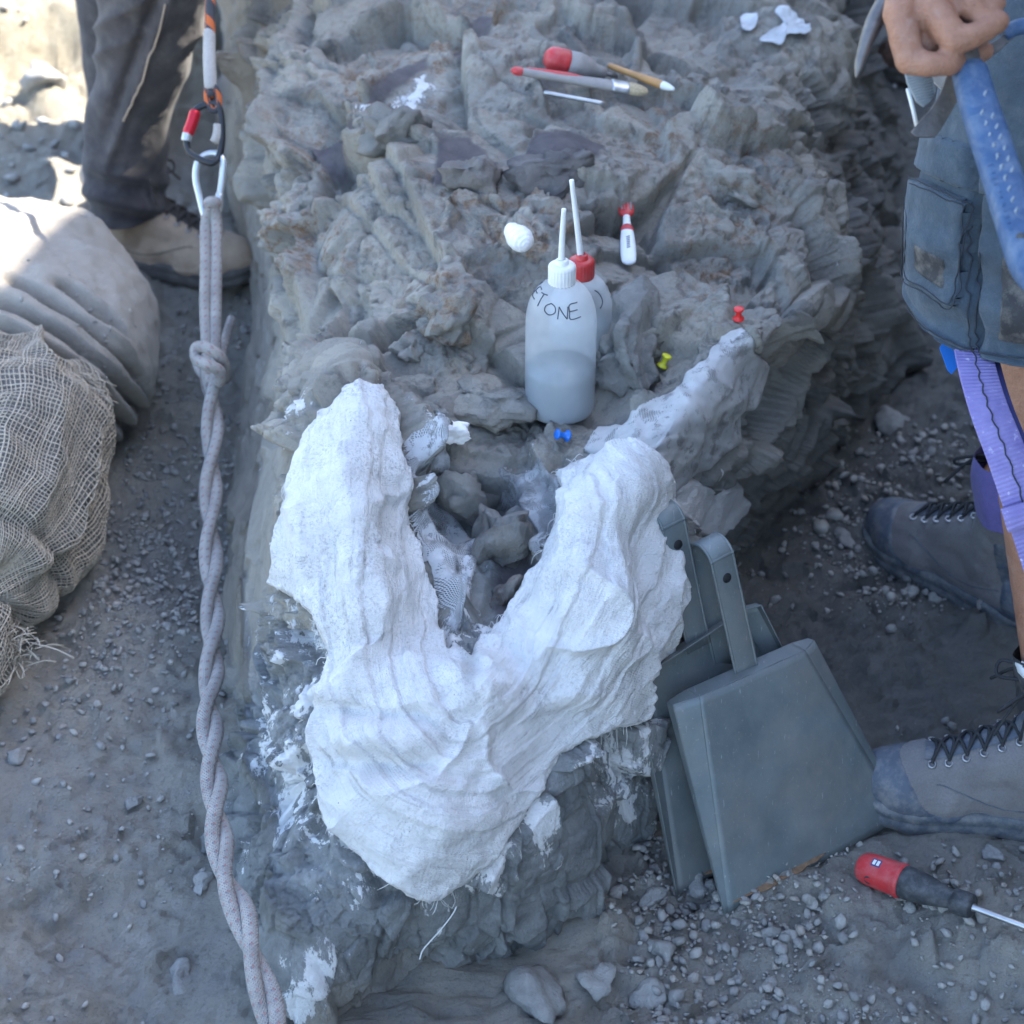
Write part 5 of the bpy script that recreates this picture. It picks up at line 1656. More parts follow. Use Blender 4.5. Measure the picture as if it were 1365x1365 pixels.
def weave_bag(name, label, c, r, rotz, nu, nv, seed, amp=.016):
    P, N, u, v = ellipsoid_grid(c, r, rotz, nv * 2, nu * 2, 2.2)
    sft = .012 * np.stack([fbm(P * 13, 3, seed + 40), fbm(P * 13, 3, seed + 41), fbm(P * 13, 3, seed + 42)], -1)
    P = P + sft - N * (sft * N).sum(-1, keepdims=True)
    px, py, _d = proj(P)
    fold = amp * (1 - 2 * np.abs(vnoise(np.stack([u * 1.7 + .5 * np.sin(v * 2), v * .9, 0 * u + seed], -1), seed))) * .8 + amp * .9 * fbm(P * 8, 3, seed) + .004 * vnoise(P * 40, seed)
    # creases that run round the bag
    fold -= .016 * np.exp(-((v - 2.55 + .25 * np.cos(u)) / .07) ** 2) + .012 * np.exp(-((v - .75 + .2 * np.sin(u)) / .06) ** 2)
    P = P + N * fold[..., None]
    P[..., 2] = np.maximum(P[..., 2], ground_z(c[0], c[1]) - .01)
    b = thing(name, label, 'sandbag', (c[0], c[1], .02))
    core = mesh_np('earth_fill', (P - N * .007)[::2, ::2].reshape(-1, 3), grid_faces(nv, nu, True), simple_mat('bag_fill', (0.17, 0.165, 0.155), .95, var=.3, bump=.004, bscale=60))
    adopt(b, core)
    arr = []
    wig = .0011
    for k in range(0, nu * 2, 2):
        pth = P[1:-1:2, k] + N[1:-1:2, k] * (.0006 * np.sin(np.arange(len(P[1:-1:2])) * math.pi + .6 + (k // 2 % 2) * math.pi))[:, None] + wig * rng.normal(0, .35, 3)
        arr.append(tube_arrays(pth, .0011 * rng.uniform(.7, 1.3), 3, cap=False))
    for k in range(1, nv * 2 - 1, 2):
        pth = P[k][::2] + N[k][::2] * (.0006 * np.sin(np.arange(nu) * math.pi + .6 + (k // 2 % 2) * math.pi + math.pi))[:, None]
        pth = np.concatenate([pth, pth[:1]])
        arr.append(tube_arrays(pth, .0011 * rng.uniform(.7, 1.3), 3, cap=False))
    Vs, Qs, o = [], [], 0
    for V, Q, _u in arr:
        Vs.append(V); Qs.append(Q + o); o += len(V)
    wv = mesh_np('open_weave', np.concatenate(Vs), np.concatenate(Qs), M_jute)
    tag(wv, kind='stuff'); adopt(b, wv)
    return b, P, N
M_jute = simple_mat('bleached_jute', (0.47, 0.405, 0.32), .9, var=.2, vscale=120)
wb1, Pw, Nw = weave_bag('mesh_sandbag', 'open weave jute sandbag bulging in front of the canvas bag', (-.745, 2.28, .16), (.145, .27, .165), R(4), 176, 112, 21, .022)
wb2, Pw2, Nw2 = weave_bag('mesh_sandbag', 'small slack end of a jute sandbag at the left edge', (-.755, 1.965, .10), (.085, .11, .075), R(-8), 104, 52, 24, .014)
frays = []
for k in range(46):
    p0 = dp(rng.uniform(78, 118), rng.uniform(500, 540), 2.80)
    L = rng.uniform(.015, .06)
    dr = np.array([rng.uniform(.3, 1), rng.uniform(-.6, .3), rng.uniform(-.5, .4)])
    frays.append(tube_arrays(crspline([p0, p0 + dr * L * .5 + rng.normal(0, .004, 3), p0 + dr * L + np.array([0, 0, -.012])], 8), .0010, 4))
for k in range(60):
    p0 = dp(rng.uniform(8, 52), rng.uniform(835, 890), 2.55)
    dr = rng.normal(0, 1, 3); dr[2] = abs(dr[2]) * .4
    frays.append(tube_arrays(crspline([p0, p0 + dr * .012, p0 + dr * .020 + np.array([0, 0, -.008])], 6), .0009, 4))
fy = joined('frayed_jute', frays, M_jute); tag(fy, kind='stuff'); adopt(wb1, fy)

# ================================================================== boots
def boot(person, M_, mats, lace_gap=True, scale=1.0, shaft=.185, high=True):
    """hiking boot, toe along local +x; returns the upper (a part) with its sub-parts"""
    S = scale
    sq = Matrix.Diagonal((1, 1.0, 1, 1))
    caps = [((.098, .002, .042), (.055, 0, .046), .036, .044), ((.075, .016, .038), (.03, .016, .042), .034, .036), ((.075, -.014, .038), (.03, -.014, .042), .034, .036),
            ((.055, 0, .050), (-.03, 0, .060), .044, .043), ((-.03, 0, .045), (-.118, 0, .047), .041, .041), ((.035, 0, .062), (-.055, 0, .105), .036, .042),
            ((-.07, 0, .085), (-.088, 0, shaft - .02), .048, .050), ((-.088, 0, shaft - .02), (-.092, 0, shaft), .050, .051)]
    caps = [(np.array(a) * S, np.array(b) * S, r1 * S, r2 * S) for a, b, r1, r2 in caps]
    def fn(V, Nn):
        V = V.copy()
        V[:, 2] = np.maximum(V[:, 2], .012 * S)
        V[:, 2] = np.minimum(V[:, 2], (shaft + .004) * S)
        V = V + Nn * (.0016 * fbm(V * 45, 3, 3) + .0012 * np.sin(V[:, 0] * 160 + V[:, 2] * 60) * np.exp(-((V[:, 0] - .035 * S) / .02) ** 2))[:, None]
        return V
    me = blob_mesh(caps, .0042 * S, 5, fn)
    me.materials.append(mats['upper'])
    up = link('boot', me, person)
    up.matrix_parent_inverse = Matrix.Translation(-person.location)
    up.matrix_basis = M_
    def sub(o): o.parent = up; return o
    # rubber toe rand and heel counter
    sub(shell('toe_rand', me, lambda V: S * (.034 + .046 * sstep(.040, .092, V[:, 0] / S) + .010 * sstep(-.09, -.13, V[:, 0] / S)) - V[:, 2], .0022, mats['rand']))
    sub(shell('heel_counter', me, lambda V: np.minimum.reduce([-.098 * S - V[:, 0] + .25 * (V[:, 2] - .09 * S), V[:, 2] - .04 * S, .135 * S - V[:, 2]]), .0020, mats['dark']))
    # sole: stacked outline
    ol = np.array([(.136, .0), (.130, .022), (.105, .043), (.065, .051), (.02, .046), (-.03, .040), (-.09, .041), (-.135, .034), (-.158, .014), (-.161, 0), (-.158, -.014), (-.135, -.034), (-.09, -.041), (-.03, -.038), (.02, -.042), (.065, -.047), (.105, -.040), (.130, -.020)]) * S
    O = crspline(ol, 120, closed=True)
    lay_ = [(.93, 0.0), (.985, .003), (1.0, .009), (1.0, .016), (.975, .018), (.985, .020), (1.01, .026), (1.0, .032), (.93, .034)]
    G = np.array([[[x * k, y * k, z * S + .006 * S * float(sstep(.09, .14, x / S))] for x, y in O] for k, z in lay_])
    G[:3, :, :] += 0
    lug = (np.arange(120) // 3 % 2)[None, :] * np.array([1, 1, 0.6, 0, 0, 0, 0, 0, 0])[:, None] * .0022 * S
    G[..., :2] *= (1 - lug[..., None] / .08)
    k = 9 * 120
    Vv = np.concatenate([G.reshape(-1, 3), [[0, 0, 0.001]], [[0, 0, .034 * S]]])
    Ql = [tuple(map(int, q)) for q in grid_faces(9, 120, True)] + [((j + 1) % 120, j, k) for j in range(120)] + [(8 * 120 + j, 8 * 120 + (j + 1) % 120, k + 1) for j in range(120)]
    sub(mesh_np('sole', Vv, Ql, mats['sole']))
    # padded collar
    ang = np.linspace(0, 2 * math.pi, 40, endpoint=False)
    col = np.stack([(-.092 + .050 * np.cos(ang)) * S, .050 * np.sin(ang) * S, (shaft + .006 * np.cos(ang * 2)) * S], -1)
    sub(tube('collar', col, .0078 * S, mats['collar'], sides=12, closed=True))
    # tongue and laces over the instep
    bvh = BVHTree.FromPolygons([tuple(v.co) for v in me.vertices], [tuple(p.vertices) for p in me.polygons])
    def top(x, y, lift):
        h = bvh.ray_cast(Vector((x, y, .5)), Vector((0, 0, -1)))
        z = h[0].z if h[0] is not None else .1
        return np.array([x, y, z + lift])
    xs = np.linspace(.052, -.038, 6) * S
    tg = np.array([[top(x, y, .0018) for y in np.linspace(-.016, .016, 8) * S] for x in np.linspace(.060, -.044, 16) * S])
    sub(mesh_np('tongue', tg.reshape(-1, 3), grid_faces(16, 8), mats['dark']))
    arr = []
    for i, x in enumerate(xs):
        hw = .020 * S
        arr.append(tube_arrays(crspline([top(x, -hw, .001), top(x - .003 * S, -hw * .5, .0045), top(x - .004 * S, 0, .0055), top(x - .003 * S, hw * .5, .0045), top(x, hw, .001)], 16), .0021 * S, 6))
        if i < 5:
            for s_ in (-1, 1):
                arr.append(tube_arrays(crspline([top(x, s_ * hw * .9, .003), top((x + xs[i + 1]) / 2, 0, .0075), top(xs[i + 1], -s_ * hw * .9, .003)], 14), .0021 * S, 6))
    x = xs[-1] - .006 * S
    for s_ in (-1, 1):                                      # bow loops and ends
        p0 = top(x, 0, .008)
        arr.append(tube_arrays(crspline([p0, p0 + np.array([.010, s_ * .020, .012]) * S, p0 + np.array([.034, s_ * .040, .004]) * S, p0 + np.array([.036, s_ * .030, -.010]) * S, p0 + np.array([.012, s_ * .014, .0]) * S, p0], 26), .0021 * S, 6))
        arr.append(tube_arrays(crspline([p0, p0 + np.array([.018, s_ * .026, .006]) * S, p0 + np.array([.040, s_ * .048, -.030]) * S], 14), .0020 * S, 6))
    sub(joined('laces', arr, mats['lace']))
    ey = []
    for x in xs:
        for s_ in (-1, 1):
            c = top(x, s_ * .0215 * S, .0)
            ey.append(tube_arrays(np.array([c + np.array([.0042 * math.cos(a) * S, .0042 * math.sin(a) * S, .0012 - s_ * .35 * .0042 * math.sin(a) * s_ * s_]) for a in np.linspace(0, 6.28, 12, endpoint=False)]), .0013 * S, 5, closed=True))
    sub(tag(joined('eyelets', ey, mats['eyelet']), kind='stuff'))
    # stitched seam along the side
    sm = []
    for s_ in (-1, 1):
        pts = []
        for x in np.linspace(.045, -.10, 26) * S:
            h = bvh.ray_cast(Vector((x, s_ * .3, (.060 + .012 * math.sin(x * 30)) * S)), Vector((0, -s_, 0)))
            if h[0] is not None: pts.append(np.array(h[0]) + np.array([0, s_ * .0004, 0]))
        if len(pts) > 3: sm.append(tube_arrays(crspline(pts, 60), .0008, 5))
    sub(joined('side_seam', sm, mats['dark']))
    return up
def mats(upper, rand, sole, dark, lace, collar):
    return dict(upper=upper, rand=rand, sole=sole, dark=dark, lace=lace, collar=collar, eyelet=M_steel)
def boot_matrix(p, dirv, pitch=0):
    d = Vector((dirv[0], dirv[1], 0)).normalized()
    m = Matrix((d, Vector((-d.y, d.x, 0)), Vector((0, 0, 1)))).transposed().to_4x4()
    m.translation = Vector([float(x) for x in p])
    return m @ Matrix.Rotation(R(pitch), 4, 'Y')

# ================================================================== worker on the left
M_trouser = fabric('charcoal_trousers', (0.060, 0.054, 0.056), 700, 0.25, dust=.22)
M_tan = fabric('tan_suede', (0.46, 0.35, 0.255), 500, .12, .9)
M_greysole = simple_mat('grey_rubber_sole', (0.09, 0.085, 0.08), .8, var=.2, dust=.2)
M_browndark = simple_mat('dark_brown_lace', (0.06, 0.05, 0.045), .8, var=.2)
bl_p = ground_at(240, 366)
legp = thing('person', 'person in charcoal trousers and a tan boot standing behind the sandbags', 'person', (bl_p[0] - .08, bl_p[1], bl_p[2]), 'people around the rock')
boot(legp, boot_matrix(bl_p + np.array([0, 0, .004]), (.97, -.25)), mats(M_tan, M_tan, M_greysole, M_browndark, M_browndark, M_tan), shaft=.165, scale=1.14)
YL = bl_p[1] + .02
def trouser_disp(P, N, u, a):
    px, py, _d = proj(P)
    k = sstep(205, 250, py)
    d = k * (.011 * np.sin((py - .12 * px) / 6.2 + 1.6 * np.sin(px / 40)) * np.clip(.5 + .6 * vnoise(P * 14, 4), 0, 1.2))
    s1 = (px - 165) - (160 - py) * .36                       # seam ridge running up to the knee
    d = d + .010 * np.exp(-(s1 / 7) ** 2) * sstep(250, 190, py) - .016 * np.exp(-((s1 + 16) / 9) ** 2) * sstep(200, 120, py)
    d = d + .007 * (1 - 2 * np.abs(vnoise(np.stack([(py + .55 * px) / 42, (px - .3 * py) / 90, 0 * px], -1), 5))) * sstep(230, 150, py)
    return d + .010 * fbm(P * 7, 3, 6) + .002 * fbm(P * 40, 3, 7)
tro, PT, NTt = ring_loft('trouser_leg', [aty(232, -300, YL - .05), aty(228, -150, YL - .05), aty(212, -40, YL - .03), aty(190, 60, YL - .01), aty(172, 150, YL), aty(168, 215, YL), aty(170, 250, YL), aty(173, 274, YL)],
                     [(.10, .11), (.105, .11), (.098, .105), (.082, .095), (.074, .085), (.074, .084), (.076, .088), (.074, .088)], M_trouser, n=170, m=130, disp=trouser_disp)
adopt(legp, tro)
adopt(legp, tube('trouser_seam', surf_path(PT, NTt, [(222, 4), (205, 60), (188, 110), (165, 160)], .002, 40), .0016, M_tan, sides=6))
YF = YL + .42
foot2 = np.array([-.775, YF, ground_z(-.775, YF)])
tr2, _p, _n = ring_loft('trouser_leg', [aty(252, -300, YL + .2), aty(244, -120, YL + .28), foot2 + np.array([.02, .02, .45]), foot2 + np.array([0, .0, .25]), foot2 + np.array([-.0, .0, .07])], [(.10, .11), (.10, .10), (.085, .085), (.075, .08), (.08, .085)], M_trouser, n=90, m=70, disp=lambda P, N, u, a: .008 * fbm(P * 9, 3, 2))
adopt(legp, tr2)
boot(legp, boot_matrix(foot2 + np.array([-.01, .08, 0]), (-.1, .99)), mats(M_tan, M_tan, M_greysole, M_browndark, M_browndark, M_tan), shaft=.165)
hipL = aty(230, -300, YL)
def torso(person, hip, shirt, facing):
    f = np.array([facing[0], facing[1], 0.0]); s = np.array([-f[1], f[0], 0])
    h = np.asarray(hip, float)
    me = blob_mesh([(h, h + np.array([0, 0, .25]), .15, .145), (h + s * .06 + [0, 0, .2], h + s * .07 + [0, 0, .42], .13, .12), (h - s * .06 + [0, 0, .2], h - s * .07 + [0, 0, .42], .13, .12), (h + s * .17 + [0, 0, .46], h - s * .17 + [0, 0, .46], .065, .065)], .012, 6)
    me.materials.append(shirt); o = link('shirt', me); adopt(person, o)
    nk = h + np.array([0, 0, .5]) + f * .02
    hd = blob_mesh([(nk, nk + np.array([0, 0, .12]), .055, .055), (nk + f * .02 + [0, 0, .18], nk + f * .02 + [0, 0, .25], .075, .085), (nk + f * .105 + [0, 0, .20], nk + f * .09 + [0, 0, .23], .014, .010)], .008, 4)
    hd.materials.append(M_skin); o = link('head', hd); adopt(person, o)
    hr = shell('hair', hd, lambda V: (V[:, 2] > nk[2] + .22) & ((V - nk) @ f < .075) | (V[:, 2] > nk[2] + .30), .012, M_browndark)
    if hr: adopt(person, hr)
torso(legp, hipL + np.array([.0, .10, .10]), M_trouser, (.8, -.6))

# ================================================================== worker on the right
M_shorts = fabric('slate_blue_canvas', (0.052, 0.075, 0.10), 750, .25, fade=(0.11, 0.14, 0.17), dust=.10)
M_dseam = simple_mat('dark_stitching', (0.03, 0.035, 0.045), .9, var=.1)
M_patchblk = simple_mat('black_reinforcement', (0.035, 0.036, 0.04), .85, var=.25, dust=.25)
M_suedeg = fabric('grey_suede', (0.185, 0.175, 0.175), 500, .12, .9, dust=.2)
M_rand = simple_mat('navy_rubber_rand', (0.075, 0.092, 0.12), .6, var=.2, dust=.3)
M_solen = simple_mat('slate_rubber_sole', (0.085, 0.10, 0.115), .75, var=.2, dust=.4)
M_lace = simple_mat('black_lace', (0.025, 0.027, 0.03), .85, var=.2)
M_leath = simple_mat('orange_brown_lining', (0.34, 0.17, 0.075), .7, var=.2)
man = thing('person', 'person in slate shorts and grey boots holding a blue-handled hammer', 'person', (.64, 1.95, .0), 'people around the rock')
bm_ = mats(M_suedeg, M_rand, M_solen, M_rand, M_lace, M_leath)
gz1 = ground_z(.57, 1.73)
b1 = boot(man, boot_matrix((.583, 1.752, gz1 - .004), (-.98, .17)), bm_, scale=1.10)
gz2 = ground_z(.64, 2.27)
b2 = boot(man, boot_matrix((.645, 2.235, gz2 - .004), (-.66, .75)), bm_, scale=1.12, shaft=.205)
an1 = np.array([.682, 1.737, .12 + gz1]); kn1 = np.array([.612, 1.885, .53]); hp1 = np.array([.67, 1.95, .93])
an2 = np.array([.705, 2.16, .14 + gz2]); kn2 = np.array([.70, 2.15, .53]); hp2 = np.array([.70, 2.10, .93])
caps = []
for an, kn, hp in ((an1, kn1, hp1), (an2, kn2, hp2)):
    back = np.array([.018, 0, 0])
    m_ = an * .55 + kn * .45
    caps += [(an, an * .75 + kn * .25, .037, .042), (an * .75 + kn * .25, an * .38 + kn * .62, .043, .050), (an * .72 + kn * .28 + back, an * .32 + kn * .68 + back * 1.5, .040, .052), (an * .38 + kn * .62, kn, .050, .056), (kn, hp, .060, .085)]
caps += [(hp1, hp2, .11, .11)]
# hand on the hammer: palm, five fingers
HD = 1.76
hand = [(dp(1238, -120, HD + .02), dp(1222, -40, HD + .005), .027, .024), (dp(1268, -120, HD + .02), dp(1256, -40, HD + .005), .026, .024),
        (dp(1216, -50, HD), dp(1199, 18, HD - .006), .0195, .0165), (dp(1240, -50, HD), dp(1240, 12, HD - .008), .0205, .018), (dp(1266, -55, HD + .004), dp(1275, -8, HD), .0195, .0165), (dp(1284, -70, HD + .010), dp(1300, -30, HD + .006), .018, .0145),
        (dp(1210, -20, HD + .004), dp(1250, -20, HD + .006), .019, .019), (dp(1222, 12, HD + .004), dp(1236, 62, HD + .006), .0150, .0125), (dp(1236, 62, HD + .008), dp(1262, 66, HD + .010), .012, .011)]
fingers = [
    [(1199, 16, -.008, .0155), (1205, 48, -.012, .0150), (1212, 80, -.012, .0142), (1238, 86, -.020, .0120), (1264, 86, -.016, .0112), (1290, 78, .018, .0104), (1312, 68, .030, .0096)],
    [(1240, 8, -.008, .0165), (1258, 32, -.016, .0158), (1272, 54, -.020, .0146), (1296, 48, -.022, .0122), (1314, 40, -.018, .0114), (1332, 28, -.008, .0102)],
    [(1275, -12, .0, .0155), (1294, 8, -.006, .0145), (1306, 20, -.008, .0120), (1318, 14, -.004, .0108), (1328, 4, .004, .0098)],
    [(1300, -34, .006, .0135), (1314, -18, .002, .0122), (1324, -10, .004, .0102), (1334, -20, .010, .0090)],
    [(1232, -70, .026, .017), (1262, -30, .040, .0155), (1290, 10, .046, .0135), (1304, 30, .046, .0115)]]
HV = .0026
hcaps = list(hand)
for fg in fingers:
    q = [(dp(x, y, HD + d_), r_) for x, y, d_, r_ in fg]
    for (a, ra), (b, rb_) in zip(q[:-1], q[1:]):
        hcaps.append((a, b, ra, rb_))
        if True: pass
wr = dp(1252, -120, HD + .02)
el = np.array([.56, 1.90, 1.36]); sh = np.array([.66, 1.87, 1.52])
hcaps += [(wr, wr * .5 + el * .5, .028, .036), (wr * .5 + el * .5, el, .038, .042), (el, sh, .044, .05)]
def hand_fn(V, Nn):
    return V + Nn * (.0006 * fbm(V * 120, 3, 3))[:, None]
hme = blob_mesh(hcaps, .0029, 3, hand_fn)
lme = blob_mesh(caps, .007, 5)
for m_ in (hme, lme): m_.materials.append(M_skin)
# one body: legs and arm meet under the clothes
bm = bmesh.new(); bm.from_mesh(lme); bm.from_mesh(hme)
tb_ = blob_mesh([(np.array([.69, 2.03, .95]), np.array([.69, 2.0, 1.35]), .12, .12), (np.array([.69, 2.0, 1.38]), np.array([.66, 1.88, 1.50]), .07, .06)], .012, 3)
bm.from_mesh(tb_)
bme = bpy.data.meshes.new('body'); bm.to_mesh(bme); bm.free()
bme.polygons.foreach_set('use_smooth', np.ones(len(bme.polygons), bool))
bme.materials.clear(); bme.materials.append(M_skin)
adopt(man, link('body', bme))
# nails
M_nail = simple_mat('finger_nail', (0.50, 0.33, 0.27), .35, var=.08)
# shirt, far arm omitted behind the torso
M_blue = fabric('bright_blue_shirt', (0.02, 0.10, 0.33), 600, .2)
ts = blob_mesh([(np.array([.72, 2.02, 1.02]), np.array([.71, 2.02, 1.35]), .150, .155), (np.array([.71, 1.90, 1.48]), np.array([.71, 2.14, 1.48]), .08, .08), (np.array([.66, 1.88, 1.50]), np.array([.62, 1.87, 1.44]), .066, .06)], .012, 5)
ts.materials.append(M_blue); adopt(man, link('shirt', ts))
nk = np.array([.70, 2.02, 1.54])
hd = blob_mesh([(nk, nk + np.array([0, 0, .10]), .055, .055), (nk + np.array([-.02, 0, .17]), nk + np.array([-.02, 0, .23]), .075, .085), (nk + np.array([-.105, 0, .18]), nk + np.array([-.09, 0, .21]), .014, .010)], .008, 4)
hd.materials.append(M_skin); adopt(man, link('head', hd))
hr = shell('hair', hd, lambda V: (V[:, 2] > nk[2] + .2) & (V[:, 0] > nk[0] - .07) | (V[:, 2] > nk[2] + .28), .012, M_browndark)
adopt(man, hr)
M_websock = fabric('purple_sock', (0.17, 0.145, 0.38), 500, .2)
# socks
for an, kn in ((an1, kn1), (an2, kn2)):
    o, Ps, Ns = ring_loft('sock', ([an + np.array([0, 0, .03]), an * .88 + kn * .12, an * .78 + kn * .22, an * .70 + kn * .30] if an is an1 else [an + np.array([.0, 0, .04]), an + np.array([-.006, .0, .075]), an + np.array([-.012, .003, .105]), an + np.array([-.015, .005, .13])]), [(.046, .046), (.049, .049), (.051, .051), (.050, .050)] if an is an1 else [(.055, .055), (.058, .058), (.058, .058), (.054, .054)], M_patchblk if an is an1 else M_websock, n=40, m=48, disp=lambda P, N, u, a: .0012 * np.sin(a * 40) + .002 * fbm(P * 30, 2, 3), cap=False)
    adopt(man, o)
    if an is an1:
        sk = patch_on_grid('sock_logo', Ps, Ns, [(1352, 882), (1362, 886), (1374, 902), (1366, 906), (1356, 896)], .0014, M_whitecap)
        if sk: adopt(man, sk)
# shorts
def short_disp(P, N, u, a):
    px, py, _d = proj(P)
    d = .009 * fbm(P * 7, 3, 2) + .002 * fbm(P * 45, 3, 3)
    d = d + .006 * np.sin((py - .35 * px) / 11.0 + 2 * vnoise(P * 9, 5)) * sstep(.45, .9, u) * np.clip(.3 + vnoise(P * 6, 6), 0, 1)
    d = d - .016 * np.exp(-((px - 1298 - 3 * np.sin(py / 30)) / 6) ** 2)                 # front edge of the pocket bellows
    return d + .004 * np.exp(-((u - .965) / .012) ** 2)
shorts, PS, NS = ring_loft('shorts', [(.69, 2.02, 1.06), (.67, 1.98, .98), (.635, 1.94, .88), (.612, 1.925, .76), (.612, 1.91, .70), (.612, 1.91, .655)],
                       [(.165, .15), (.175, .155), (.178, .145), (.162, .138), (.158, .136), (.160, .138)], M_shorts, n=200, m=210, disp=short_disp, cap=False)
sm = shorts.modifiers.new('s', 'SOLIDIFY'); sm.thickness = .003
adopt(man, shorts)
o, _p, _n = ring_loft('shorts_far_leg', [(.72, 2.08, 1.04), (.72, 2.12, .9), (.71, 2.15, .76), (.71, 2.155, .655)], [(.14, .12), (.14, .12), (.135, .12), (.135, .12)], M_shorts, n=60, m=80, disp=lambda P, N, u, a: .007 * fbm(P * 7, 3, 2), cap=False)
adopt(man, o)
pocket = [(1221, 238), (1238, 243), (1272, 258), (1302, 272), (1300, 290), (1292, 330), (1290, 370), (1283, 395), (1274, 410), (1258, 400), (1238, 385), (1214, 372), (1216, 320), (1215, 262)]
for nm, poly, off, mt in (('pocket', pocket, .011, M_shorts), ('waist_flap', [(1208, 190), (1216, 178), (1250, 182), (1300, 196), (1345, 205), (1345, 262), (1310, 258), (1270, 246), (1238, 232), (1208, 205)], .010, M_shorts),
                          ('pocket_patch', [(1229, 320), (1236, 326), (1270, 343), (1272, 348), (1270, 384), (1262, 382), (1238, 366), (1230, 355)], .0125, M_patchblk),
                          ('knee_panel', [(1338, 325), (1380, 320), (1380, 460), (1332, 452)], .005, M_patchblk),
                          ('hem_band', [(1205, 418), (1214, 420), (1240, 446), (1290, 470), (1340, 480), (1400, 486), (1400, 530), (1340, 512), (1290, 498), (1250, 470), (1205, 432)], .004, M_shorts),
                          ('hem_label', [(1284, 472), (1300, 477), (1352, 486), (1352, 500), (1300, 492), (1284, 486)], .0065, M_patchblk),
                          ('label_mark', [(1292, 475.5), (1299, 477.5), (1299, 484), (1292, 482)], .0080, M_whitecap), ('label_mark', [(1301, 478), (1308, 479.5), (1308, 486), (1301, 484.5)], .0080, M_whitecap),
                          ('label_mark', [(1325, 482), (1341, 484.5), (1337, 491), (1328, 490)], .0080, M_redgrip)):
    o = patch_on_grid(nm, PS, NS, poly, off, mt, edge=2.0 if off > .009 else 1.0)
    if o: adopt(man, o)
ins = [(1226, 246), (1245, 252), (1275, 266), (1295, 276), (1287, 330), (1284, 372), (1272, 402), (1240, 380), (1219, 368), (1221, 320), (1221, 262)]
st = [(pocket, .0108), (ins, .0115), ([(1212, 196), (1250, 212), (1300, 226), (1340, 236)], .0105), ([(1222, 184), (1260, 192), (1300, 202), (1340, 212)], .0105), ([(1213, 410), (1240, 438), (1290, 462), (1340, 472), (1380, 476)], .0045), ([(1297, 300), (1294, 360), (1292, 420), (1297, 470)], .003), ([(1308, 300), (1306, 360), (1303, 420), (1304, 470)], .002)]
arr = [tube_arrays(surf_path(PS, NS, q, of_, 60), .0008, 5) for q, of_ in st]
adopt(man, tag(joined('stitching', arr, M_dseam), kind='stuff'))

# ================================================================== hammer in the hand
hm = thing('pick_hammer', 'pick hammer with a dusty blue grip hanging from the hand', 'hammer', dp(1290, 80, HD))
def blue_grip():
    t = NT('dusty_blue_grip')
    c = t.ramp(t.noise(30, 6, .7, .4), [(.3, (0.018, 0.055, 0.14)), (.6, (0.04, 0.095, 0.20))])
    c = t.mix(t.ramp(t.noise(48, 6, .72, .5), [(.45, 0.0), (.7, .7)]), c, (0.15, 0.20, 0.27))
    t.color(c); t.set(Roughness=.6); t.bump(t.noise(200, 4, .6), .0006)
    return t.m
M_bgrip = blue_grip()
pk = crspline([dp(1141, 104, HD + .004), dp(1147, 80, HD + .006), dp(1158, 48, HD + .010), dp(1172, 18, HD + .016), dp(1196, -18, HD + .022), dp(1232, -44, HD + .030), dp(1262, -60, HD + .034)], 40)
rr = np.interp(np.linspace(0, 1, 40), [0, .1, .4, .8, 1], [.0012, .0045, .0088, .0115, .0120])
adopt(hm, tube('pick_head', pk, np.stack([rr * .95, rr], 1), M_darksteel, sides=8))
adopt(hm, tube('hammer_poll', np.linspace(dp(1255, -58, HD + .034), dp(1320, -84, HD + .036), 8), .013, M_darksteel, sides=16))
nk_ = crspline([dp(1256, -50, HD + .032), dp(1272, 10, HD + .012), dp(1286, 55, HD + .004), dp(1294, 92, HD)], 24)
adopt(hm, tube('hammer_neck', nk_, np.stack([np.full(24, .0125), np.full(24, .0085)], 1), M_darksteel, sides=12))
gp = [dp(1291, 84, HD), dp(1293, 96, HD - .002), dp(1302, 130, HD - .012), dp(1318, 180, HD - .028), dp(1336, 235, HD - .046), dp(1354, 292, HD - .064), dp(1374, 355, HD - .085), dp(1386, 395, HD - .10)]
gr, PG, NG = ring_loft('grip', gp, [(.0125, .009), (.0165, .0125), (.0172, .0135), (.0178, .0138), (.0182, .0138), (.0186, .014), (.0178, .0135), (.008, .006)], M_bgrip, n=110, m=60, up=tuple(-FWD), pw=2.5, disp=lambda P, N, u, a: .0004 * fbm(P * 60, 3, 3))
adopt(hm, gr)
M_dent = simple_mat('worn_grip_dent', (0.24, 0.29, 0.34), .8, var=.2)
dents = []
for k in range(13):
    for r_ in (0, 1):
        x, y = 1299 + k * 5.1 + r_ * 14, 120 + k * 14.6 + r_ * 4
        q = surf_path(PG, NG, [(x - 1.2, y + 3.6), (x + .2, y), (x + 1.5, y - 3.6)], .0001, 7)
        dents.append(tube_arrays(q, np.array([.0003, .0010, .0013, .0014, .0013, .0010, .0003]), 6))
adopt(hm, tag(joined('grip_dents', dents, M_dent), kind='stuff'))
# embossed, worn lettering ridges along the grip edge (unreadable in the photograph)
adopt(hm, joined('embossed_ridges', [tube_arrays(surf_path(PG, NG, [(1318 + k * 2.7, 222 + k * 8.6), (1325 + k * 2.7, 219 + k * 8.6)], .0002, 6), .0006, 5) for k in range(11)], M_bgrip))
adopt(hm, lathe('lanyard_hole', [(0, .0006), (.0035, .0006), (.004, 0), (.0036, -.001)], M_blackrub, sides=16, M=axis_matrix(surf_path(PG, NG, [(1360, 314), (1361, 316), (1362, 317)], .0, 5)[2], CAMP)))
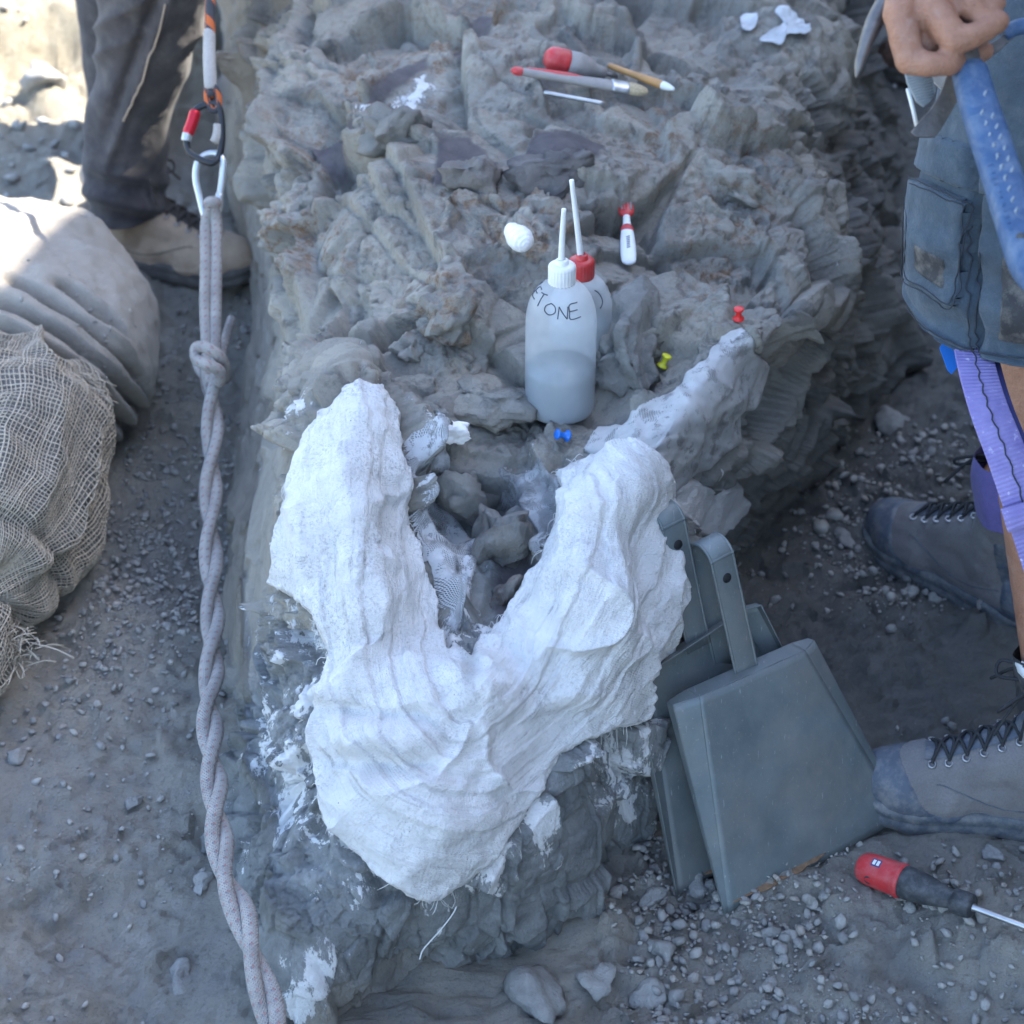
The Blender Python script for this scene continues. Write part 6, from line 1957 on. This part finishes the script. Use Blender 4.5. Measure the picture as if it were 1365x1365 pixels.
# ================================================================== flat chisel held with it
ch = thing('flat_chisel', 'flat dark steel chisel hanging crosswise below the fingers', 'chisel', dp(1240, 165, HD + .05))
oc = [(1213, 178), (1224, 163), (1240, 146), (1252, 126), (1260, 104), (1272, 88), (1300, 72), (1330, 52), (1345, 42), (1350, 52), (1332, 68), (1306, 88), (1288, 108), (1278, 130), (1266, 152), (1254, 172), (1245, 184), (1220, 184)]
adopt(ch, plate('blade', [dp(x, y, HD + .045 + (x - 1213) * .00006) for x, y in oc], .005, -FWD, M_darksteel, bevel=.001))
adopt(ch, tube('blue_shank', crspline([dp(1338, 48, HD + .05), dp(1352, 38, HD + .05), dp(1372, 34, HD + .05), dp(1400, 30, HD + .05)], 16), np.stack([np.linspace(.007, .012, 16), np.linspace(.006, .009, 16)], 1), M_bgrip, sides=14))
# ================================================================== ribbed strap and card at the belt
M_rib = simple_mat('grey_ribbed_webbing', (0.22, 0.255, 0.285), .8, var=.12)
bs = thing('belt_strap', 'grey ribbed strap loop and white tag clipped below the hand', 'strap', dp(1225, 140, HD + .09))
adopt(bs, plate('strap_loop', [dp(x, y, HD + .08) for x, y in [(1202, 84), (1212, 74), (1236, 78), (1240, 100), (1247, 122), (1240, 136), (1230, 144), (1220, 136), (1208, 112)]], .006, -FWD, M_rib, bevel=.0015))
adopt(bs, joined('strap_ribs', [tube_arrays([dp(1206 + k * 1.6, 96 + k * 3.6, HD + .074), dp(1238 + k * .7, 88 + k * 3.7, HD + .074)], .0009, 5) for k in range(12)], M_rib))
adopt(bs, plate('white_tag', [dp(x, y, HD + .095) for x, y in [(1236, 96), (1264, 98), (1254, 119), (1246, 112)]], .002, -FWD, M_whitecap))
adopt(bs, tube('white_cord', [dp(1210, 118, HD + .085), dp(1217, 145, HD + .085), dp(1222, 168, HD + .085)], .0022, M_whitecap, sides=8))
adopt(bs, plate('buckle', [dp(x, y, HD + .09) for x, y in [(1192, 82), (1202, 66), (1208, 70), (1197, 88)]], .006, -FWD, M_blackalu, bevel=.001))

# ================================================================== purple sling hanging at the leg
def webbing():
    t = NT('purple_webbing')
    c = t.ramp(t.noise(30, 5, .6), [(.3, (0.17, 0.145, 0.36)), (.7, (0.27, 0.24, 0.48))])
    sep = t.new('ShaderNodeSeparateXYZ'); t.ln(t.coord('UV'), sep.inputs[0])
    rb_ = t.math('SINE', t.math('MULTIPLY', sep.outputs[0], 1300))
    c = t.mix(t.ramp(t.noise(120, 4, .7), [(.62, 0.0), (.7, .6)]), c, (0.55, 0.53, 0.70))
    t.color(c); t.set(Roughness=.75); t.bump(rb_, .0003); t.bump(t.noise(300, 3, .6), .0006)
    return t.m
M_web = webbing()
M_darkweb = simple_mat('navy_webbing', (0.03, 0.035, 0.14), .8, var=.2)
sl = thing('webbing_sling', 'purple webbing sling hanging from the shorts along the bare leg', 'sling', dp(1365, 740, 2.08))
sp = crspline([dp(1292, 440, 2.14), dp(1302, 490, 2.09), dp(1318, 545, 2.06), dp(1343, 610, 2.05), dp(1374, 700, 2.05), dp(1400, 780, 2.06), dp(1420, 850, 2.07)], 60)
adopt(sl, ribbon('sling_band', sp, RGT, np.linspace(.041, .046, 60), .0035, M_web))
zz = sp + np.array([.0015 * math.sin(k * 1.9) for k in range(60)])[:, None] * RGT - FWD * .0026
adopt(sl, tube('center_stitch', zz, .0009, M_dseam, sides=5))
adopt(sl, ribbon('sling_back_band', sp + FWD * .012 + RGT * .012, RGT, .036, .0035, M_darkweb))
adopt(sl, ribbon('worn_fold', crspline([dp(1364, 670, 2.042), dp(1369, 684, 2.04), dp(1374, 698, 2.042)], 10), RGT, .051, .006, M_web))
tab = plate('blue_tab', [dp(x, y, 2.16) for x, y in [(1252, 464), (1257, 456), (1264, 455), (1279, 486), (1268, 499), (1263, 494)]], .003, -FWD, simple_mat('blue_fabric_tab', (0.01, 0.16, 0.62), .6, var=.08))
tag(tab, 'bright blue tab hanging below the hem of the shorts', 'tab')

# ================================================================== person kneeling beyond the rock (top edge)
M_navy = fabric('navy_trousers', (0.016, 0.024, 0.05), 600, .2)
M_brownboot = simple_mat('brown_leather', (0.11, 0.06, 0.04), .7, var=.3, dust=.15)
kp = at(1030, 6, .42)
kb = ground_at(1178, 84)
ksn = thing('person', 'person in navy trousers kneeling beyond the rock at the top edge', 'person', (kp[0] + .1, kp[1] + .25, ground_z(kp[0] + .1, kp[1] + .25)), 'people around the rock')
kk = np.array([kp[0], kp[1] + .22, kp[2]])
me = blob_mesh([(kk + [-.06, .0, .02], kk + [.07, .0, .02], .065, .065), (kk + [-.06, 0, .02], kk + [-.05, .30, .30], .075, .095), (kk + [.07, 0, .02], kk + [.09, .30, .30], .075, .095), (kk + [-.06, 0, 0], kk + [-.02, .05, -.38], .062, .052), (kk + [.07, 0, 0], kk + [.12, .05, -.38], .062, .052), (kk + [-.05, .32, .32], kk + [.09, .32, .32], .12, .12)], .012, 5)
me.materials.append(M_navy); adopt(ksn, link('trousers', me))
mb = mats(M_brownboot, M_brownboot, M_greysole, M_browndark, M_browndark, M_brownboot)
boot(ksn, boot_matrix(kb, (.3, -.95)), mb, scale=1.0)
kb2 = ground_at(1170, 14)
boot(ksn, boot_matrix(kb2, (.4, -.9)), mb, scale=1.0)
torso(ksn, kk + np.array([.02, .34, .42]), M_navy, (0, -1))
A, B = at(1062, 26, .50), at(1104, -6, .52)
stk = tube('wooden_stake', np.linspace(A, B + (B - A) * .6, 14), .011, simple_mat('weathered_wood', (0.24, 0.22, 0.20), .85, var=.25), sides=12)
tag(stk, 'grey weathered stick end lying at the top right of the rock', 'stick')

# ================================================================== loose stones one can point at
STN = [
 (792, 1305, .034, 'rounded grey stone at the foot of the rock, bottom centre'), (862, 1328, .024, 'heart-shaped pale stone at the bottom, right of the rock'),
 (884, 1270, .023, 'angular pale stone between the rock foot and the dustpan corner'), (715, 1325, .046, 'broad flat slab with a white smear at the bottom edge'),
 (1324, 1142, .016, 'pale triangular stone on the ground below the grey boot'), (1078, 1200, .011, 'small light stone lying below the dustpan edge'),
 (1030, 1246, .014, 'chipped stone on the gravel below the dustpan'), (985, 1306, .012, 'small oblong stone on the bare ground at the bottom right'),
 (1100, 1195, .014, 'dark stone tucked under the red screwdriver handle'), (1210, 1196, .012, 'flat stone under the black screwdriver grip'),
 (268, 1180, .018, 'slanted brown-grey stone left of the rope near the bottom'), (240, 1305, .030, 'bluish flat stone half buried at the lower left'),
 (178, 1070, .014, 'blue-grey angular stone on the left slope'), (20, 1010, .022, 'dark rounded stone at the left edge below the sandbags'),
 (155, 500, .014, 'pale pebble beside the lower edge of the canvas bag'), (60, 105, .055, 'dark boulder on the sunlit terrace edge'),
 (185, 345, .028, 'lumpy stone squeezed between canvas bag and tan boot'), (1130, 720, .026, 'block of stone at the foot of the shaded rock side'),
 (1200, 690, .02, 'stone beside the toe of the farther grey boot'), (1185, 560, .035, 'large rough stone in the dark gap behind the shorts'),
 (1165, 330, .06, 'big dark boulder in the trench right of the rock'), (1215, 790, .016, 'pale chip on the ground under the farther boot'), (1245, 800, .014, 'second pale chip under the farther boot, nearer the leg'),
 (1140, 1000, .016, 'stone touching the right edge of the front dustpan'), (930, 1180, .02, 'stone wedged left of the dustpan corner'), (870, 1200, .022, 'dark stone in the shadow at the right foot of the rock')]
for k, (x, y, s, lb) in enumerate(STN):
    p = ground_at(x, y)
    V, Q = stone_mesh_np(3, 700 + k, (1, rng.uniform(.65, .9), rng.uniform(.5, .7)), .4)
    V = V + (V / np.linalg.norm(V, axis=1, keepdims=True)) * (.30 * blocks(V + k, .8, k, .6, .9, .4) + .08 * blocks(V + k, .28, k, .7, .9, .5) + .05 * fbm(V * 4, 3, k))[:, None]
    a = rng.uniform(0, 6.28)
    Rm = np.array(Matrix.Rotation(a, 3, 'Z') @ Matrix.Rotation(rng.normal(0, .25), 3, 'X'))
    o = mesh_np('stone', (V * s) @ Rm.T, Q, M_stone, attrs={'tone': np.full(len(V), rng.uniform(.05, .5))})
    o.location = Vector([float(v) for v in p]) + Vector((0, 0, s * (.02 if s > .025 else .10)))
    tag(o, lb, 'stone', 'loose stones on the trench floor')
